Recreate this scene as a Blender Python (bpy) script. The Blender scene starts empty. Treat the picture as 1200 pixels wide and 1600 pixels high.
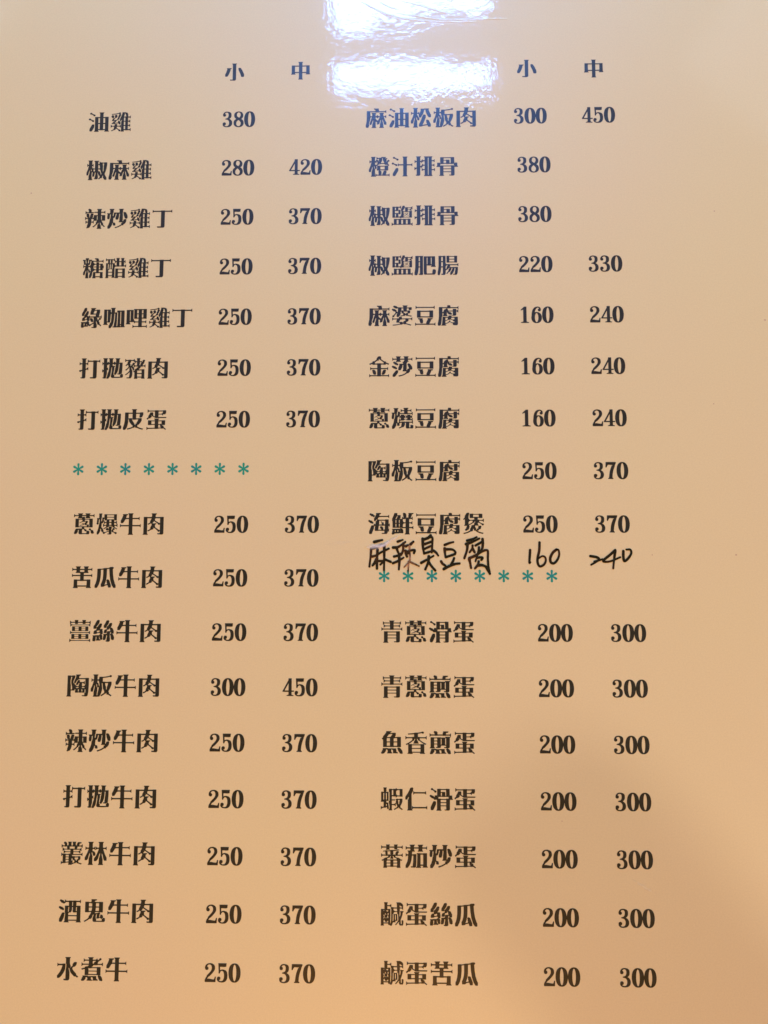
# Laminated restaurant menu photographed close up from above.
# One unit is a metre; the page lies at z = 0, its columns along x, its rows along -y.
import bpy, bmesh, math, random
from mathutils import Matrix, Vector

scene = bpy.context.scene
MM = 0.001

# ---------------------------------------------------------------- camera
cam_data = bpy.data.cameras.new("camera")
cam_data.sensor_fit = 'VERTICAL'
cam_data.sensor_height = 24.0
cam_data.lens = 24.0 * 1155 / 1600
cam_data.clip_start = 0.005
cam_data.clip_end = 50
cam = bpy.data.objects.new("camera", cam_data)
scene.collection.objects.link(cam)
right = Vector((0.99978, 0.000796, -0.020954))
fwd = Vector((-0.020942, 0.088224, -0.995881)).normalized()
up = right.cross(fwd).normalized()
right = fwd.cross(up).normalized()
m = Matrix((right, up, -fwd)).transposed().to_4x4()
m.translation = Vector((0.114653, -0.121277, 0.185811))
cam.matrix_world = m
scene.camera = cam

# ---------------------------------------------------------------- light of the room
world = bpy.data.worlds.new("World")
scene.world = world
world.use_nodes = True
bg = world.node_tree.nodes['Background']
bg.inputs['Color'].default_value = (1.0, 0.74, 0.26, 1)
bg.inputs['Strength'].default_value = 0.23

def area(name, loc, target, sx, sy, radiance, color, shape='RECTANGLE'):
    """Area lamp given by the radiance of its face; power = radiance * pi * area."""
    d = bpy.data.lights.new(name, 'AREA')
    d.shape = shape
    d.size = sx
    if shape in ('RECTANGLE', 'ELLIPSE'):
        d.size_y = sy
    a = sx * sy * (math.pi / 4 if shape in ('DISK', 'ELLIPSE') else 1)
    d.energy = radiance * math.pi * a
    d.color = color
    o = bpy.data.objects.new(name, d)
    scene.collection.objects.link(o)
    o.location = loc
    o.rotation_euler = (Vector(target) - Vector(loc)).to_track_quat('-Z', 'Y').to_euler()
    return o

# cool ceiling fixture: two rows of four diffuser panels, 1.5 m above the page
for i in range(4):
    x0 = -0.040 + i * 0.094
    w = 0.092
    for y0, y1 in ((1.052, (1.112, 1.120, 1.108, 1.100)[i]), ((1.213, 1.228, 1.252, 1.256)[i], 1.420)):
        o = area("ceiling_panel", (x0 + w / 2, (y0 + y1) / 2, 1.5), (0, 0, 0), w, y1 - y0, 70.0, (0.14, 0.35, 1.0))
        o.rotation_euler = (0, 0, 0)
# the dim daylight that comes in from the far side of the room
area("daylight_left", (-1.35, 1.7, 1.5), (0.1, -0.1, 0), 1.0, 1.0, 0.75, (0.72, 0.85, 1.0), 'ELLIPSE')
area("daylight_right", (1.62, 1.3, 1.5), (0.1, -0.1, 0), 1.1, 1.2, 0.70, (0.72, 0.85, 1.0))
# side lamp by the table, then two added fills
area("side_lamp", (1.3, -0.8, 1.0), (0.12, -0.12, 0), 0.115, 0.115, 160.0, (1.0, 0.78, 0.62), 'DISK')
area("warm_fill", (0.1, -2.1, 1.6), (0.12, -0.12, 0), 0.3, 0.3, 138.0, (1.0, 0.345, 0.02))  # added unseen fill that brightens and warms the page
area("cool_fill", (0.11, 0.40, 0.22), (0.11, 0.0, 0), 0.60, 0.06, 13.0, (0.10, 0.52, 1.0))  # added unseen fill that cools the top of the page

scene.view_settings.view_transform = 'Standard'
scene.view_settings.look = 'None'
scene.view_settings.exposure = 0.19
scene.view_settings.gamma = 1.0

# glyph outlines, 250 units to the em: closed loops, holes included
GLYPHS = {
 '油':'73,-21 128,-21 129,-20 129,-17 121,-6 121,-3 124,-2 137,-2 141,-4 144,-4 177,-4 182,-2 198,-2 200,-3 200,-5 193,-15 193,-18 194,-20 247,-20 250,-19 249,-15 242,-6 241,-3 241,156 240,157 237,158 203,157 198,155 183,155 180,156 180,195 188,207 189,209 188,211 135,211 132,210 132,207 139,196 139,158 138,155 123,155 117,157 83,157 81,156 81,68 82,62 82,38 81,28 81,-5 80,-7 72,-17 72,-19|72,66 65,68 50,67 48,66 46,63 20,14 19,2 18,-7 20,-13 23,-15 30,-17 45,-16 47,-15 52,-7 70,25 73,32 74,38 74,49 76,57 75,62|122,71 137,71 139,70 139,14 138,11 123,11 121,13 121,68|182,71 198,71 200,70 201,14 199,11 182,11 180,13 180,68|122,85 121,87 121,140 123,142 138,142 139,139 139,86 137,84|182,142 198,142 200,140 201,87 199,85 182,84 180,86 180,139|70,103 71,110 67,116 62,119 53,120 35,130 30,136 26,139 20,140 15,139 11,137 8,133 7,127 8,123 11,120 18,117 27,118 30,117 43,109 47,102 52,98 58,96 63,97 67,100|84,171 85,178 84,181 81,184 76,187 68,187 48,198 43,204 40,207 35,208 30,208 25,206 21,202 20,195 24,188 32,185 40,187 44,185 58,176 62,170 66,166 70,164 77,165 82,167',
 '雞':'142,210 141,207 142,200 137,183 128,157 114,130 114,112 120,102 124,101 127,102 130,109 135,118 137,119 137,117 137,109 136,103 134,102 131,101 130,99 130,-5 126,-17 126,-21 128,-22 164,-22 165,-20 165,-17 162,-7 165,-6 176,-6 179,-8 182,-8 207,-8 212,-6 226,-6 233,-8 239,-17 242,-17 244,-14 244,16 243,18 240,18 233,10 227,7 212,7 210,8 210,10 210,45 212,46 217,46 225,43 233,34 236,35 237,38 237,67 236,69 232,69 227,61 223,59 217,58 212,58 210,59 210,95 212,96 217,96 225,93 232,84 236,84 237,87 237,115 236,119 233,120 232,119 225,111 217,108 211,108 210,110 210,142 212,145 224,145 231,142 237,134 240,134 241,137 241,168 240,169 237,169 231,161 225,158 212,158 211,160 211,167 210,187 202,203 190,207 183,207 180,210|18,-17 22,-16 35,-11 49,-3 60,-2 67,5 72,12 73,12 79,10 98,-4 99,-6 101,-13 103,-16 106,-18 110,-19 117,-19 122,-16 124,-12 125,-5 122,0 117,3 107,4 82,22 80,23 80,28 81,34 86,38 105,38 117,34 123,26 127,25 128,28 128,60 124,61 117,52 107,48 87,48 84,50 84,67 83,69 58,69 57,70 56,71 57,73 60,74 90,77 100,75 106,64 120,64 122,65 124,72 123,77 122,92 117,100 111,102 107,110 96,110 93,108 92,88 91,87 58,83 57,84 56,86 57,90 63,90 66,92 68,101 91,120 93,121 98,121 103,122 107,124 109,128 110,134 107,141 114,147 120,157 121,166 127,171 129,176 127,182 121,188 125,195 125,200 122,205 118,208 114,209 108,208 103,206 100,201 93,200 68,195 18,190 16,189 17,182 20,181 67,185 100,190 103,190 107,187 107,185 103,183 99,172 98,163 93,160 90,156 90,152 93,143 89,141 86,137 83,128 73,118 70,117 66,119 57,119 55,119 52,116 47,116 45,117 45,118 49,121 50,128 63,142 65,143 73,143 81,148 83,153 85,164 84,168 78,179 75,181 63,181 59,179 52,167 53,160 57,153 57,152 44,137 35,136 29,132 28,122 20,115 21,107 23,105 40,104 48,108 52,108 53,107 49,104 47,101 41,100 37,97 35,90 34,88 18,79 18,77 20,69 22,69 34,71 38,70 53,70 54,68 53,52 48,48 30,48 19,52 12,61 10,61 8,60 8,28 9,25 13,26 19,34 29,38 47,38 49,37 45,23 44,12 42,8 28,-2 13,-8 13,-10|163,7 162,10 162,44 164,46 177,45 178,43 178,8 176,7|70,13 67,13 66,14 68,15|163,58 162,60 162,95 164,96 177,96 178,93 178,59 176,58|177,145 178,142 178,109 176,108 163,108 162,110 162,142 165,145|21,175 14,162 13,158 15,153 19,148 22,143 32,139 40,141 44,144 45,148 46,160 45,165 38,175 24,176|172,195 175,194 178,189 182,185 183,176 188,162 187,160 180,160 176,158 165,158 163,159 163,161 170,180 170,193',
 '椒':'240,-19 240,6 232,18 224,33 216,51 227,79 236,111 244,158 244,184 243,186 237,188 214,188 209,187 205,185 195,185 189,187 167,188 163,190 158,197 154,197 153,195 152,171 149,168 142,166 139,168 139,192 147,202 147,205 147,207 92,207 91,206 92,203 99,193 100,190 100,118 98,116 96,116 90,116 85,118 81,120 75,127 73,128 71,127 71,117 69,115 68,117 68,145 70,146 74,144 80,135 83,135 84,137 84,170 82,171 80,170 73,162 69,160 68,162 68,196 76,207 76,211 73,212 22,211 21,210 21,207 29,197 29,163 26,160 24,160 19,162 13,171 11,171 9,170 9,137 10,135 13,136 18,143 23,145 26,146 27,143 22,120 17,102 3,65 3,62 3,40 4,35 8,34 21,34 23,35 27,48 32,72 38,92 39,94 40,93 40,72 39,63 33,37 29,32 29,-6 21,-17 21,-21 25,-22 73,-22 76,-21 75,-17 68,-7 67,15 65,18 64,21 64,47 67,68 70,70 75,70 76,68 72,43 72,20 73,18 75,18 90,18 93,18 99,44 101,53 101,65 102,67 105,67 107,67 109,65 109,50 105,30 101,16 100,0 99,-1 93,-1 92,-3 95,-11 103,-13 124,-13 133,-11 138,-5 139,1 139,27 137,33 133,53 133,63 135,65 137,62 136,57 137,51 139,47 144,42 146,31 152,30 158,27 159,25 158,10 141,-6 148,-15 152,-15 168,-1 180,-1 183,1 188,7 190,24 195,30 197,29 198,24 197,6 209,-11 218,-20 238,-20|174,41 169,48 169,55 169,59 160,79 148,84 141,84 140,85 139,102 141,104 151,104 158,102 160,100 165,93 168,82 177,58 178,52|60,77 63,73 62,72 60,73|197,77 196,79 194,88 195,140 191,172 193,174 205,174 207,173 207,171 203,140 202,89|100,82 88,82 86,83 85,102 85,103 90,104 98,104 100,103 101,97 101,85|57,106 59,103 64,92 58,82 56,90 56,103|141,155 145,155 152,152 156,148 160,122 160,120 158,119 150,116 142,116 140,117 139,153',
 '麻':'4,-13 11,-18 31,-18 33,-17 45,13 45,15 41,16 40,17 43,41 49,58 55,77 56,99 60,104 67,107 71,107 73,106 73,103 63,76 58,59 52,43 50,36 45,28 49,22 49,17 50,16 64,16 67,17 69,20 72,27 82,59 87,70 88,72 89,71 89,55 85,40 78,20 78,-6 70,-17 69,-19 70,-21 125,-21 126,-17 118,-8 118,-5 118,54 119,54 125,50 133,49 134,33 129,27 136,18 138,18 144,22 156,23 160,27 171,63 178,77 179,73 178,61 168,25 167,-6 160,-16 159,-20 160,-21 162,-21 215,-21 216,-19 215,-17 207,-6 207,22 196,62 196,79 197,79 198,77 204,62 213,30 215,22 218,17 222,16 241,16 243,17 243,20 243,44 232,61 222,83 213,104 215,107 223,106 229,103 236,95 239,95 240,98 240,129 238,130 236,130 230,122 221,118 215,118 212,120 207,122 207,144 215,154 215,158 212,159 160,159 159,158 159,155 167,143 167,122 162,118 158,119 150,122 143,130 137,131 135,130 128,122 120,118 118,119 118,120 118,143 119,147 126,155 126,157 125,159 71,159 70,158 70,155 78,144 78,123 77,121 72,118 69,118 60,121 56,125 56,163 57,165 60,166 113,166 118,163 121,163 154,163 160,166 223,166 230,163 236,155 239,154 241,155 241,157 241,189 239,190 237,190 230,182 223,179 159,179 157,180 157,190 152,201 155,207 155,210 100,211 97,210 97,207 103,198 106,196 113,196 115,195 116,181 115,179 60,179 53,181 16,181 15,178 14,85 12,53 6,23 3,14 3,-10|163,106 163,103 154,83 143,64 138,70 130,73 118,87 118,104 119,107 128,103 135,95 138,94 143,95 151,104 158,107',
 '辣':'241,190 238,190 231,182 223,178 195,178 194,180 194,197 201,207 202,210 201,212 145,212 144,210 145,207 152,197 152,179 150,178 114,178 113,176 113,168 113,167 115,166 152,166 152,163 153,138 147,138 142,140 110,140 106,113 103,111 96,108 94,108 94,110 98,118 100,128 101,138 104,142 104,155 103,157 95,159 77,159 75,158 66,134 62,116 60,113 56,112 54,110 54,111 57,115 59,120 56,128 57,141 50,158 47,159 27,159 23,158 23,155 23,133 28,115 30,113 37,112 40,110 41,108 38,107 26,108 18,111 12,119 8,119 7,117 7,87 8,84 12,84 18,92 27,96 39,96 41,95 41,67 40,64 33,64 25,67 17,76 14,76 13,74 13,43 14,40 18,41 23,48 25,50 33,52 40,52 41,51 39,35 31,15 31,0 24,-8 30,-16 33,-17 41,-11 54,-10 62,-4 74,16 79,32 81,49 83,52 90,52 98,50 105,41 108,40 110,42 110,70 111,72 140,73 144,75 148,75 149,73 145,71 135,55 134,38 128,30 111,15 96,5 97,3 103,-5 107,-5 123,7 144,28 151,29 156,40 163,49 164,47 164,40 160,31 159,29 154,29 153,27 152,-7 145,-17 145,-22 148,-22 201,-22 202,-20 201,-17 194,-7 194,15 189,23 183,38 183,48 183,52 191,42 198,22 200,17 202,16 212,16 230,-2 232,-3 233,-3 240,5 240,8 230,17 221,26 220,42 212,53 202,70 198,74 203,75 209,73 240,73 242,73 242,138 240,140 206,140 203,140 201,138 195,138 194,140 194,163 194,165 196,166 223,166 231,163 237,155 241,155 242,158|83,64 82,67 82,93 84,94 92,94 95,96 104,92 106,88 106,78 100,68 98,67 90,64|151,127 153,127 153,125 153,90 149,85 144,85 143,87 145,88 145,90 145,125 147,127|196,127 201,127 202,125 203,90 203,88 205,87 203,85 198,85 195,88 194,90 194,125 194,127|108,165 108,173 107,175 82,175 81,177 81,197 80,200 72,210 65,211 58,214 54,215 48,213 44,209 42,205 43,199 47,193 48,184 50,177 50,175 30,175 21,179 15,187 12,187 10,186 10,154 12,151 15,152 21,160 30,164 48,164 53,161 78,161 83,164 105,164',
 '炒':'12,-20 14,-21 33,-21 37,-18 48,-4 58,13 63,23 66,42 67,44 73,37 72,24 77,16 92,14 101,16 104,22 104,26 101,33 101,42 93,50 81,50 77,54 75,57 75,70 78,103 79,105 84,106 93,110 102,135 103,148 108,156 112,153 112,147 110,137 101,108 102,88 109,84 128,84 131,85 139,105 143,140 143,152 145,153 150,153 151,151 151,138 147,105 147,69 139,58 139,55 142,53 179,53 181,52 181,50 180,47 173,47 170,44 169,30 165,26 133,8 95,-4 95,-6 100,-15 103,-16 144,-2 177,17 192,17 195,21 196,28 205,30 219,45 227,60 227,72 230,79 229,84 225,88 220,91 216,91 207,88 199,87 196,83 191,66 190,66 184,70 187,84 187,136 186,144 186,165 187,172 188,195 189,198 196,207 196,210 195,211 140,211 139,210 139,207 147,197 146,169 144,168 107,168 103,167 98,169 93,169 83,166 81,163 77,129 75,128 70,125 69,127 69,137 73,164 77,168 78,195 86,206 86,209 82,211 32,211 29,210 29,206 36,198 37,195 37,161 35,160 3,160 1,158 1,155 7,148 8,145 4,120 5,97 10,91 14,89 23,89 32,94 36,125 36,143 38,145 43,145 45,144 45,142 44,122 41,97 40,93 36,91 31,55 20,23 10,8 10,-16|233,94 238,97 242,102 242,127 238,138 230,154 221,171 213,171 206,174 198,173 192,168 191,161 195,153 196,138 204,117 210,98 212,97 218,97 225,94',
 '丁':'71,-15 135,-15 145,-12 151,-7 153,0 154,8 155,169 158,170 223,170 228,168 234,160 237,160 238,161 239,163 239,193 238,195 234,195 227,186 220,184 157,184 153,187 150,187 113,187 107,184 28,184 22,187 15,195 13,196 12,195 11,162 13,160 16,160 22,168 27,170 107,170 109,170 110,168 110,2 108,1 65,1 64,0 65,-2',
 '糖':'239,-20 239,-17 236,-6 235,50 233,51 207,51 202,49 193,49 191,49 190,52 190,70 191,72 202,72 207,70 233,70 235,72 235,95 237,96 241,91 243,91 245,92 245,125 244,127 241,127 237,122 235,122 235,147 232,147 207,147 202,145 192,145 190,147 190,161 189,163 162,164 159,163 158,162 158,146 155,145 147,145 137,149 130,157 126,159 125,160 125,167 125,169 128,170 155,170 158,168 162,167 185,168 190,170 221,170 230,167 236,158 240,158 241,159 241,161 241,191 240,193 237,193 230,185 222,182 190,181 188,183 187,195 181,205 179,210 142,211 140,210 139,207 143,197 156,195 157,182 154,181 127,181 123,184 106,184 105,185 107,192 105,194 68,194 68,197 71,207 71,210 70,212 36,212 33,211 32,209 36,197 35,193 3,193 0,192 0,188 4,179 10,178 11,177 11,163 14,148 11,140 12,136 13,135 34,135 36,133 36,125 30,121 25,121 18,124 11,133 8,133 7,130 7,100 8,98 12,98 18,106 23,108 30,109 32,107 26,85 18,65 7,44 7,20 8,17 10,15 21,15 23,16 25,17 30,28 36,52 42,68 43,70 43,68 44,52 36,22 36,-6 32,-18 33,-21 68,-22 71,-20 71,-17 68,-6 67,41 64,45 61,57 61,70 62,72 68,62 66,53 67,49 70,45 73,43 79,42 86,44 90,48 92,47 91,44 87,42 81,21 77,11 77,-14 78,-16 80,-18 94,-19 96,-18 97,-16 111,12 116,50 121,53 123,67 124,61 127,59 130,61 136,69 146,72 155,72 157,72 158,70 158,49 152,49 149,51 147,51 127,51 125,50 119,12 119,-7 115,-17 115,-21 118,-22 153,-22 155,-21 155,-18 152,-10 153,-9 156,-9 200,-9 202,-10 199,-18 200,-20 201,-21 236,-21|151,37 156,38 161,36 187,36 192,38 203,38 204,35 203,3 200,2 152,2 151,5|92,58 85,65 84,74 79,82 77,83 69,83 68,85 68,106 69,108 77,109 83,107 89,99 93,96 92,77 93,72 93,63|125,104 128,105 157,105 158,102 158,83 155,82 146,82 135,86 129,94 125,96|203,82 192,82 190,83 190,102 191,105 202,105 203,104 204,85|125,114 125,122 130,123 137,132 147,136 156,136 158,135 158,117 157,114 128,113|203,136 204,133 203,114 202,113 191,113 190,116 190,135 192,136|97,180 98,178 98,165 94,143 93,134 90,132 83,124 76,121 69,122 68,123 68,131 77,133 84,138 85,143 90,167 90,178 92,180|37,192 38,191 39,188 42,164 42,152 40,150 36,150 35,152 33,176 33,180|67,194 72,178 70,158 68,155 63,153 61,154 61,163 65,190 65,193',
 '醋':'6,-20 9,-21 42,-20 42,-17 39,-7 39,-1 40,1 43,1 80,1 82,0 82,-2 78,-13 79,-17 114,-17 115,-18 116,-21 118,-22 154,-22 155,-18 151,-8 152,-7 154,-6 198,-6 199,-7 199,-8 196,-18 198,-20 233,-21 236,-20 236,-17 232,-4 232,87 231,89 230,90 202,90 199,88 196,88 153,88 148,90 120,90 119,87 119,-7 118,-12 116,-14 111,-2 111,99 118,110 128,113 131,113 134,111 137,111 162,111 165,113 168,113 185,113 190,111 215,111 220,113 223,113 232,110 238,102 241,101 243,102 243,133 242,136 240,137 238,136 233,129 230,127 223,125 220,125 218,127 219,161 220,162 225,160 232,151 235,151 236,153 235,186 233,187 231,186 224,177 220,176 218,177 218,196 222,208 222,211 184,211 183,207 187,197 187,178 186,175 183,174 167,174 164,176 164,197 167,208 167,211 166,212 132,212 129,211 129,207 132,196 132,177 131,175 123,178 117,186 112,188 112,207 110,209 107,208 101,200 90,196 87,197 85,199 82,199 66,199 63,197 60,196 57,197 53,199 36,199 32,196 28,196 18,200 12,208 10,209 8,208 8,174 10,173 12,174 20,182 28,185 32,185 33,183 33,153 35,152 38,152 39,150 34,150 31,152 27,152 12,152 10,150 10,-3 6,-17|151,5 151,32 152,35 197,36 200,35 200,8 199,5 154,4|81,12 78,11 40,12 39,15 39,42 42,42 81,42 82,39|151,76 154,77 199,76 200,73 200,47 197,46 152,47 151,50|58,139 63,138 64,136 64,106 62,88 62,83 64,81 67,81 76,81 80,82 85,82 83,80 82,78 82,55 80,52 42,52 39,53 39,73 42,74 49,75 53,80 53,87 56,113 56,137 57,138|33,79 33,82 33,132 32,137 33,139 38,139 40,138 42,134 41,93 37,83|80,89 79,90 78,92 78,134 81,138 86,139 88,137 87,133 87,91 85,89|132,125 125,125 117,129 112,138 111,150 110,152 91,152 87,150 81,150 82,152 85,152 86,153 86,183 87,185 92,185 100,182 107,174 112,173 112,152 113,151 117,152 123,160 130,163 132,162 132,128|165,163 183,163 186,162 187,128 186,125 167,125 164,126 164,160|62,186 63,185 64,183 64,152 62,150 58,149 56,150 56,152 56,183 57,185',
 '綠':'7,-10 15,-14 34,-14 36,-13 39,-4 40,-3 85,-2 87,-1 87,1 83,7 83,9 88,8 94,9 98,5 102,4 110,4 117,7 121,15 147,31 149,28 149,-5 147,-6 128,-7 127,-8 130,-17 132,-17 147,-18 152,-19 171,-19 179,-17 184,-14 188,-7 189,2 189,17 188,20 178,49 178,58 178,61 186,50 193,30 197,19 200,18 212,18 229,1 232,1 239,10 239,12 221,29 220,44 212,57 211,66 212,69 218,74 227,75 232,79 235,83 234,90 232,94 227,97 221,97 217,97 214,95 211,91 209,82 203,77 200,76 195,84 189,98 189,99 191,100 208,100 212,102 222,102 231,99 237,91 240,90 242,92 242,123 241,126 237,126 231,117 224,114 213,114 210,115 222,163 222,188 222,191 216,192 193,192 187,192 183,189 164,189 162,191 162,194 167,197 174,205 175,208 174,210 118,210 117,206 121,200 122,198 110,161 110,135 115,134 144,134 150,136 171,136 173,136 174,134 172,126 172,118 170,116 151,116 146,114 115,114 105,117 100,125 98,126 95,125 94,118 93,117 89,117 79,122 79,125 91,145 91,157 94,164 93,168 91,172 85,176 78,176 70,173 52,140 45,135 40,135 39,135 39,138 44,140 62,172 63,173 67,174 68,176 71,182 71,195 73,201 73,205 71,208 68,211 64,213 59,214 51,211 44,210 30,177 13,146 13,122 13,120 17,119 33,120 37,121 39,124 43,125 46,124 46,122 45,121 39,118 38,106 37,105 27,104 17,90 16,75 16,65 19,64 40,64 49,66 52,71 67,74 72,72 75,64 80,63 81,62 72,59 69,56 67,52 65,51 3,50 3,47 9,39 9,37 6,15 6,-8|38,9 37,12 38,34 39,35 45,35 46,33 46,15 45,13|68,28 74,23 76,14 75,13 71,13 69,14 68,27|148,102 149,100 149,87 151,77 151,55 149,50 148,45 114,25 102,26 101,28 100,42 97,54 95,56 91,57 89,59 97,62 103,67 103,95 104,97 106,100 115,102|109,93 106,88 106,83 108,78 111,75 112,68 120,53 136,49 141,50 146,53 149,57 149,62 148,66 144,70 142,82 137,90 135,91 130,92 125,95 121,96 115,96|197,75 197,73 193,70 191,71 190,73 192,76 196,76|51,81 50,83 50,96 52,97 60,98 65,108 69,100 68,95 68,84 64,83|178,101 180,102 182,102 181,100|148,148 148,151 157,175 164,179 182,179 185,178 184,173 178,150 172,147 150,147',
 '咖':'251,-10 251,-6 245,3 244,5 244,177 243,180 208,181 203,178 200,178 198,178 193,181 160,180 158,178 158,162 157,160 138,159 135,157 130,157 128,158 132,160 132,162 133,195 141,207 141,210 140,211 89,211 86,210 86,207 93,198 94,195 94,162 94,160 93,159 90,161 86,167 86,190 84,192 53,192 47,189 44,190 40,192 10,192 8,191 7,33 7,30 0,21 -1,18 0,17 52,16 54,18 54,20 45,31 45,41 43,45 49,45 53,43 77,43 79,44 81,55 84,93 86,134 89,141 93,143 94,141 93,99 89,48 87,43 80,42 73,20 65,9 64,5 65,-20 70,-21 86,-21 89,-20 109,10 118,35 121,52 124,81 128,143 129,145 134,145 136,144 136,143 133,84 129,50 123,13 122,1 120,-1 108,-2 108,-3 109,-12 112,-13 120,-13 125,-14 145,-14 152,-13 202,-12 208,-11 248,-11|200,-1 197,2 196,11 198,12 203,12 205,10 205,5 202,0|165,159 168,158 168,156 168,109 166,35 163,3 162,2 158,2 156,0 155,2 157,30 159,65 160,157 161,159|200,166 204,166 205,163 205,27 204,25 202,24 197,25 196,28 196,163 197,166|46,179 50,178 51,175 51,59 50,57 47,56 43,57 43,60 43,176 43,178',
 '哩':'8,185 7,37 7,35 -1,25 -1,23 0,21 55,21 56,23 55,25 47,36 46,47 48,49 52,49 57,46 93,47 94,45 94,32 96,31 99,32 104,39 112,42 142,42 143,42 144,40 143,4 140,3 96,3 89,6 83,14 80,15 78,14 78,12 78,-18 79,-21 83,-20 90,-12 98,-9 141,-9 145,-12 148,-12 182,-12 188,-9 226,-9 233,-12 240,-21 244,-20 244,12 243,15 240,14 233,6 227,3 188,3 185,4 185,6 185,40 186,42 217,42 225,39 232,31 234,31 235,32 236,63 235,66 231,66 225,58 217,55 187,55 185,57 185,73 184,83 184,85 187,86 197,86 202,84 237,84 239,85 239,193 238,196 202,196 197,194 195,194 186,194 180,196 148,196 142,194 131,194 126,196 92,196 90,195 90,187 94,186 95,183 95,85 98,84 125,84 131,86 144,86 145,84 145,79 144,73 144,57 143,55 141,54 112,55 104,58 98,66 93,66 93,66 92,82 91,83 88,84 87,87 87,183 86,186 57,186 50,184 47,184 43,186 10,186|49,171 53,171 54,168 54,64 53,62 50,61 47,62 46,65 46,168 47,171|143,135 145,132 145,99 143,98 130,98 129,100 129,133 131,135|185,135 197,135 199,133 199,100 197,98 186,98 184,99 184,132|143,182 145,179 145,147 143,146 130,146 129,148 129,180 131,182|185,182 197,182 199,180 199,148 197,146 186,146 184,147 184,179',
 '打':'244,197 242,197 240,197 233,189 227,186 209,186 204,189 169,189 166,189 162,186 120,186 112,189 105,197 102,197 101,195 100,165 95,159 90,157 82,157 80,157 79,160 79,196 88,207 88,211 85,212 31,211 30,210 30,207 39,196 39,158 37,157 25,157 18,160 12,168 9,168 8,166 8,135 9,133 12,133 18,141 24,143 36,144 38,143 39,84 37,82 27,80 20,81 12,80 7,77 5,71 5,67 8,63 11,60 15,59 22,59 27,61 31,66 37,68 39,67 39,0 37,-2 24,-3 22,-3 25,-14 27,-15 37,-15 41,-16 63,-16 72,-13 75,-11 77,-7 79,1 80,79 82,81 97,85 99,84 105,77 108,77 109,80 109,110 108,112 103,112 98,104 89,100 87,96 82,95 80,96 80,142 82,144 92,143 97,141 102,133 106,133 107,135 107,164 111,170 118,172 162,172 163,172 164,170 164,1 163,-1 162,-1 131,-1 130,-3 134,-15 137,-16 161,-16 167,-17 186,-17 195,-15 201,-11 205,-5 207,4 207,171 210,172 229,172 234,170 240,162 243,162 244,165',
 '拋':'246,-3 248,3 248,27 238,33 233,34 232,35 235,45 238,75 240,120 240,161 238,162 235,162 209,162 204,160 199,161 202,163 203,165 204,196 212,207 212,210 212,211 158,211 157,210 157,207 165,196 164,163 162,162 160,163 153,172 146,172 143,171 138,163 130,160 128,161 128,163 128,197 136,208 136,211 135,212 81,212 80,210 81,208 89,197 89,163 87,162 85,163 79,171 76,172 70,168 65,162 64,165 64,196 65,199 72,207 72,211 67,212 20,212 17,211 17,207 25,197 25,160 23,158 19,160 12,169 9,168 8,164 9,133 10,133 13,133 20,142 24,143 25,141 25,82 23,80 19,78 12,86 9,86 8,83 9,51 10,50 13,51 20,59 23,60 25,58 25,-2 23,-4 16,-4 14,-5 17,-15 27,-17 47,-17 51,-15 54,-12 56,-3 56,8 62,26 64,38 64,80 65,81 66,81 72,74 75,74 76,77 76,108 75,109 72,109 66,101 65,101 64,102 64,138 65,139 70,133 73,133 75,136 79,137 85,145 87,146 88,145 89,142 87,104 82,66 72,38 70,27 65,10 64,2 58,-8 61,-13 57,-17 57,-18 60,-19 81,-19 101,11 104,21 110,62 111,76 115,106 116,109 118,110 120,109 120,107 119,67 112,23 109,10 110,2 112,-3 115,-6 120,-9 126,-11 203,-11 216,-9 237,-9 242,-7|128,148 137,145 144,137 150,136 154,137 160,145 162,145 163,144 160,112 156,95 155,80 149,52 149,45 144,37 148,31 149,25 152,24 163,24 165,25 181,48 191,76 196,109 198,145 200,148 204,148 206,147 204,114 197,52 197,40 195,39 183,39 182,37 183,31 184,29 195,28 199,26 214,27 215,27 220,33 226,33 226,31 223,28 221,26 217,26 215,25 215,5 214,3 208,2 153,2 150,2 149,3 148,23 142,24 140,26 140,50 147,82 148,95 148,110 156,120 157,123 155,125 130,125 128,126 128,145',
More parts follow.
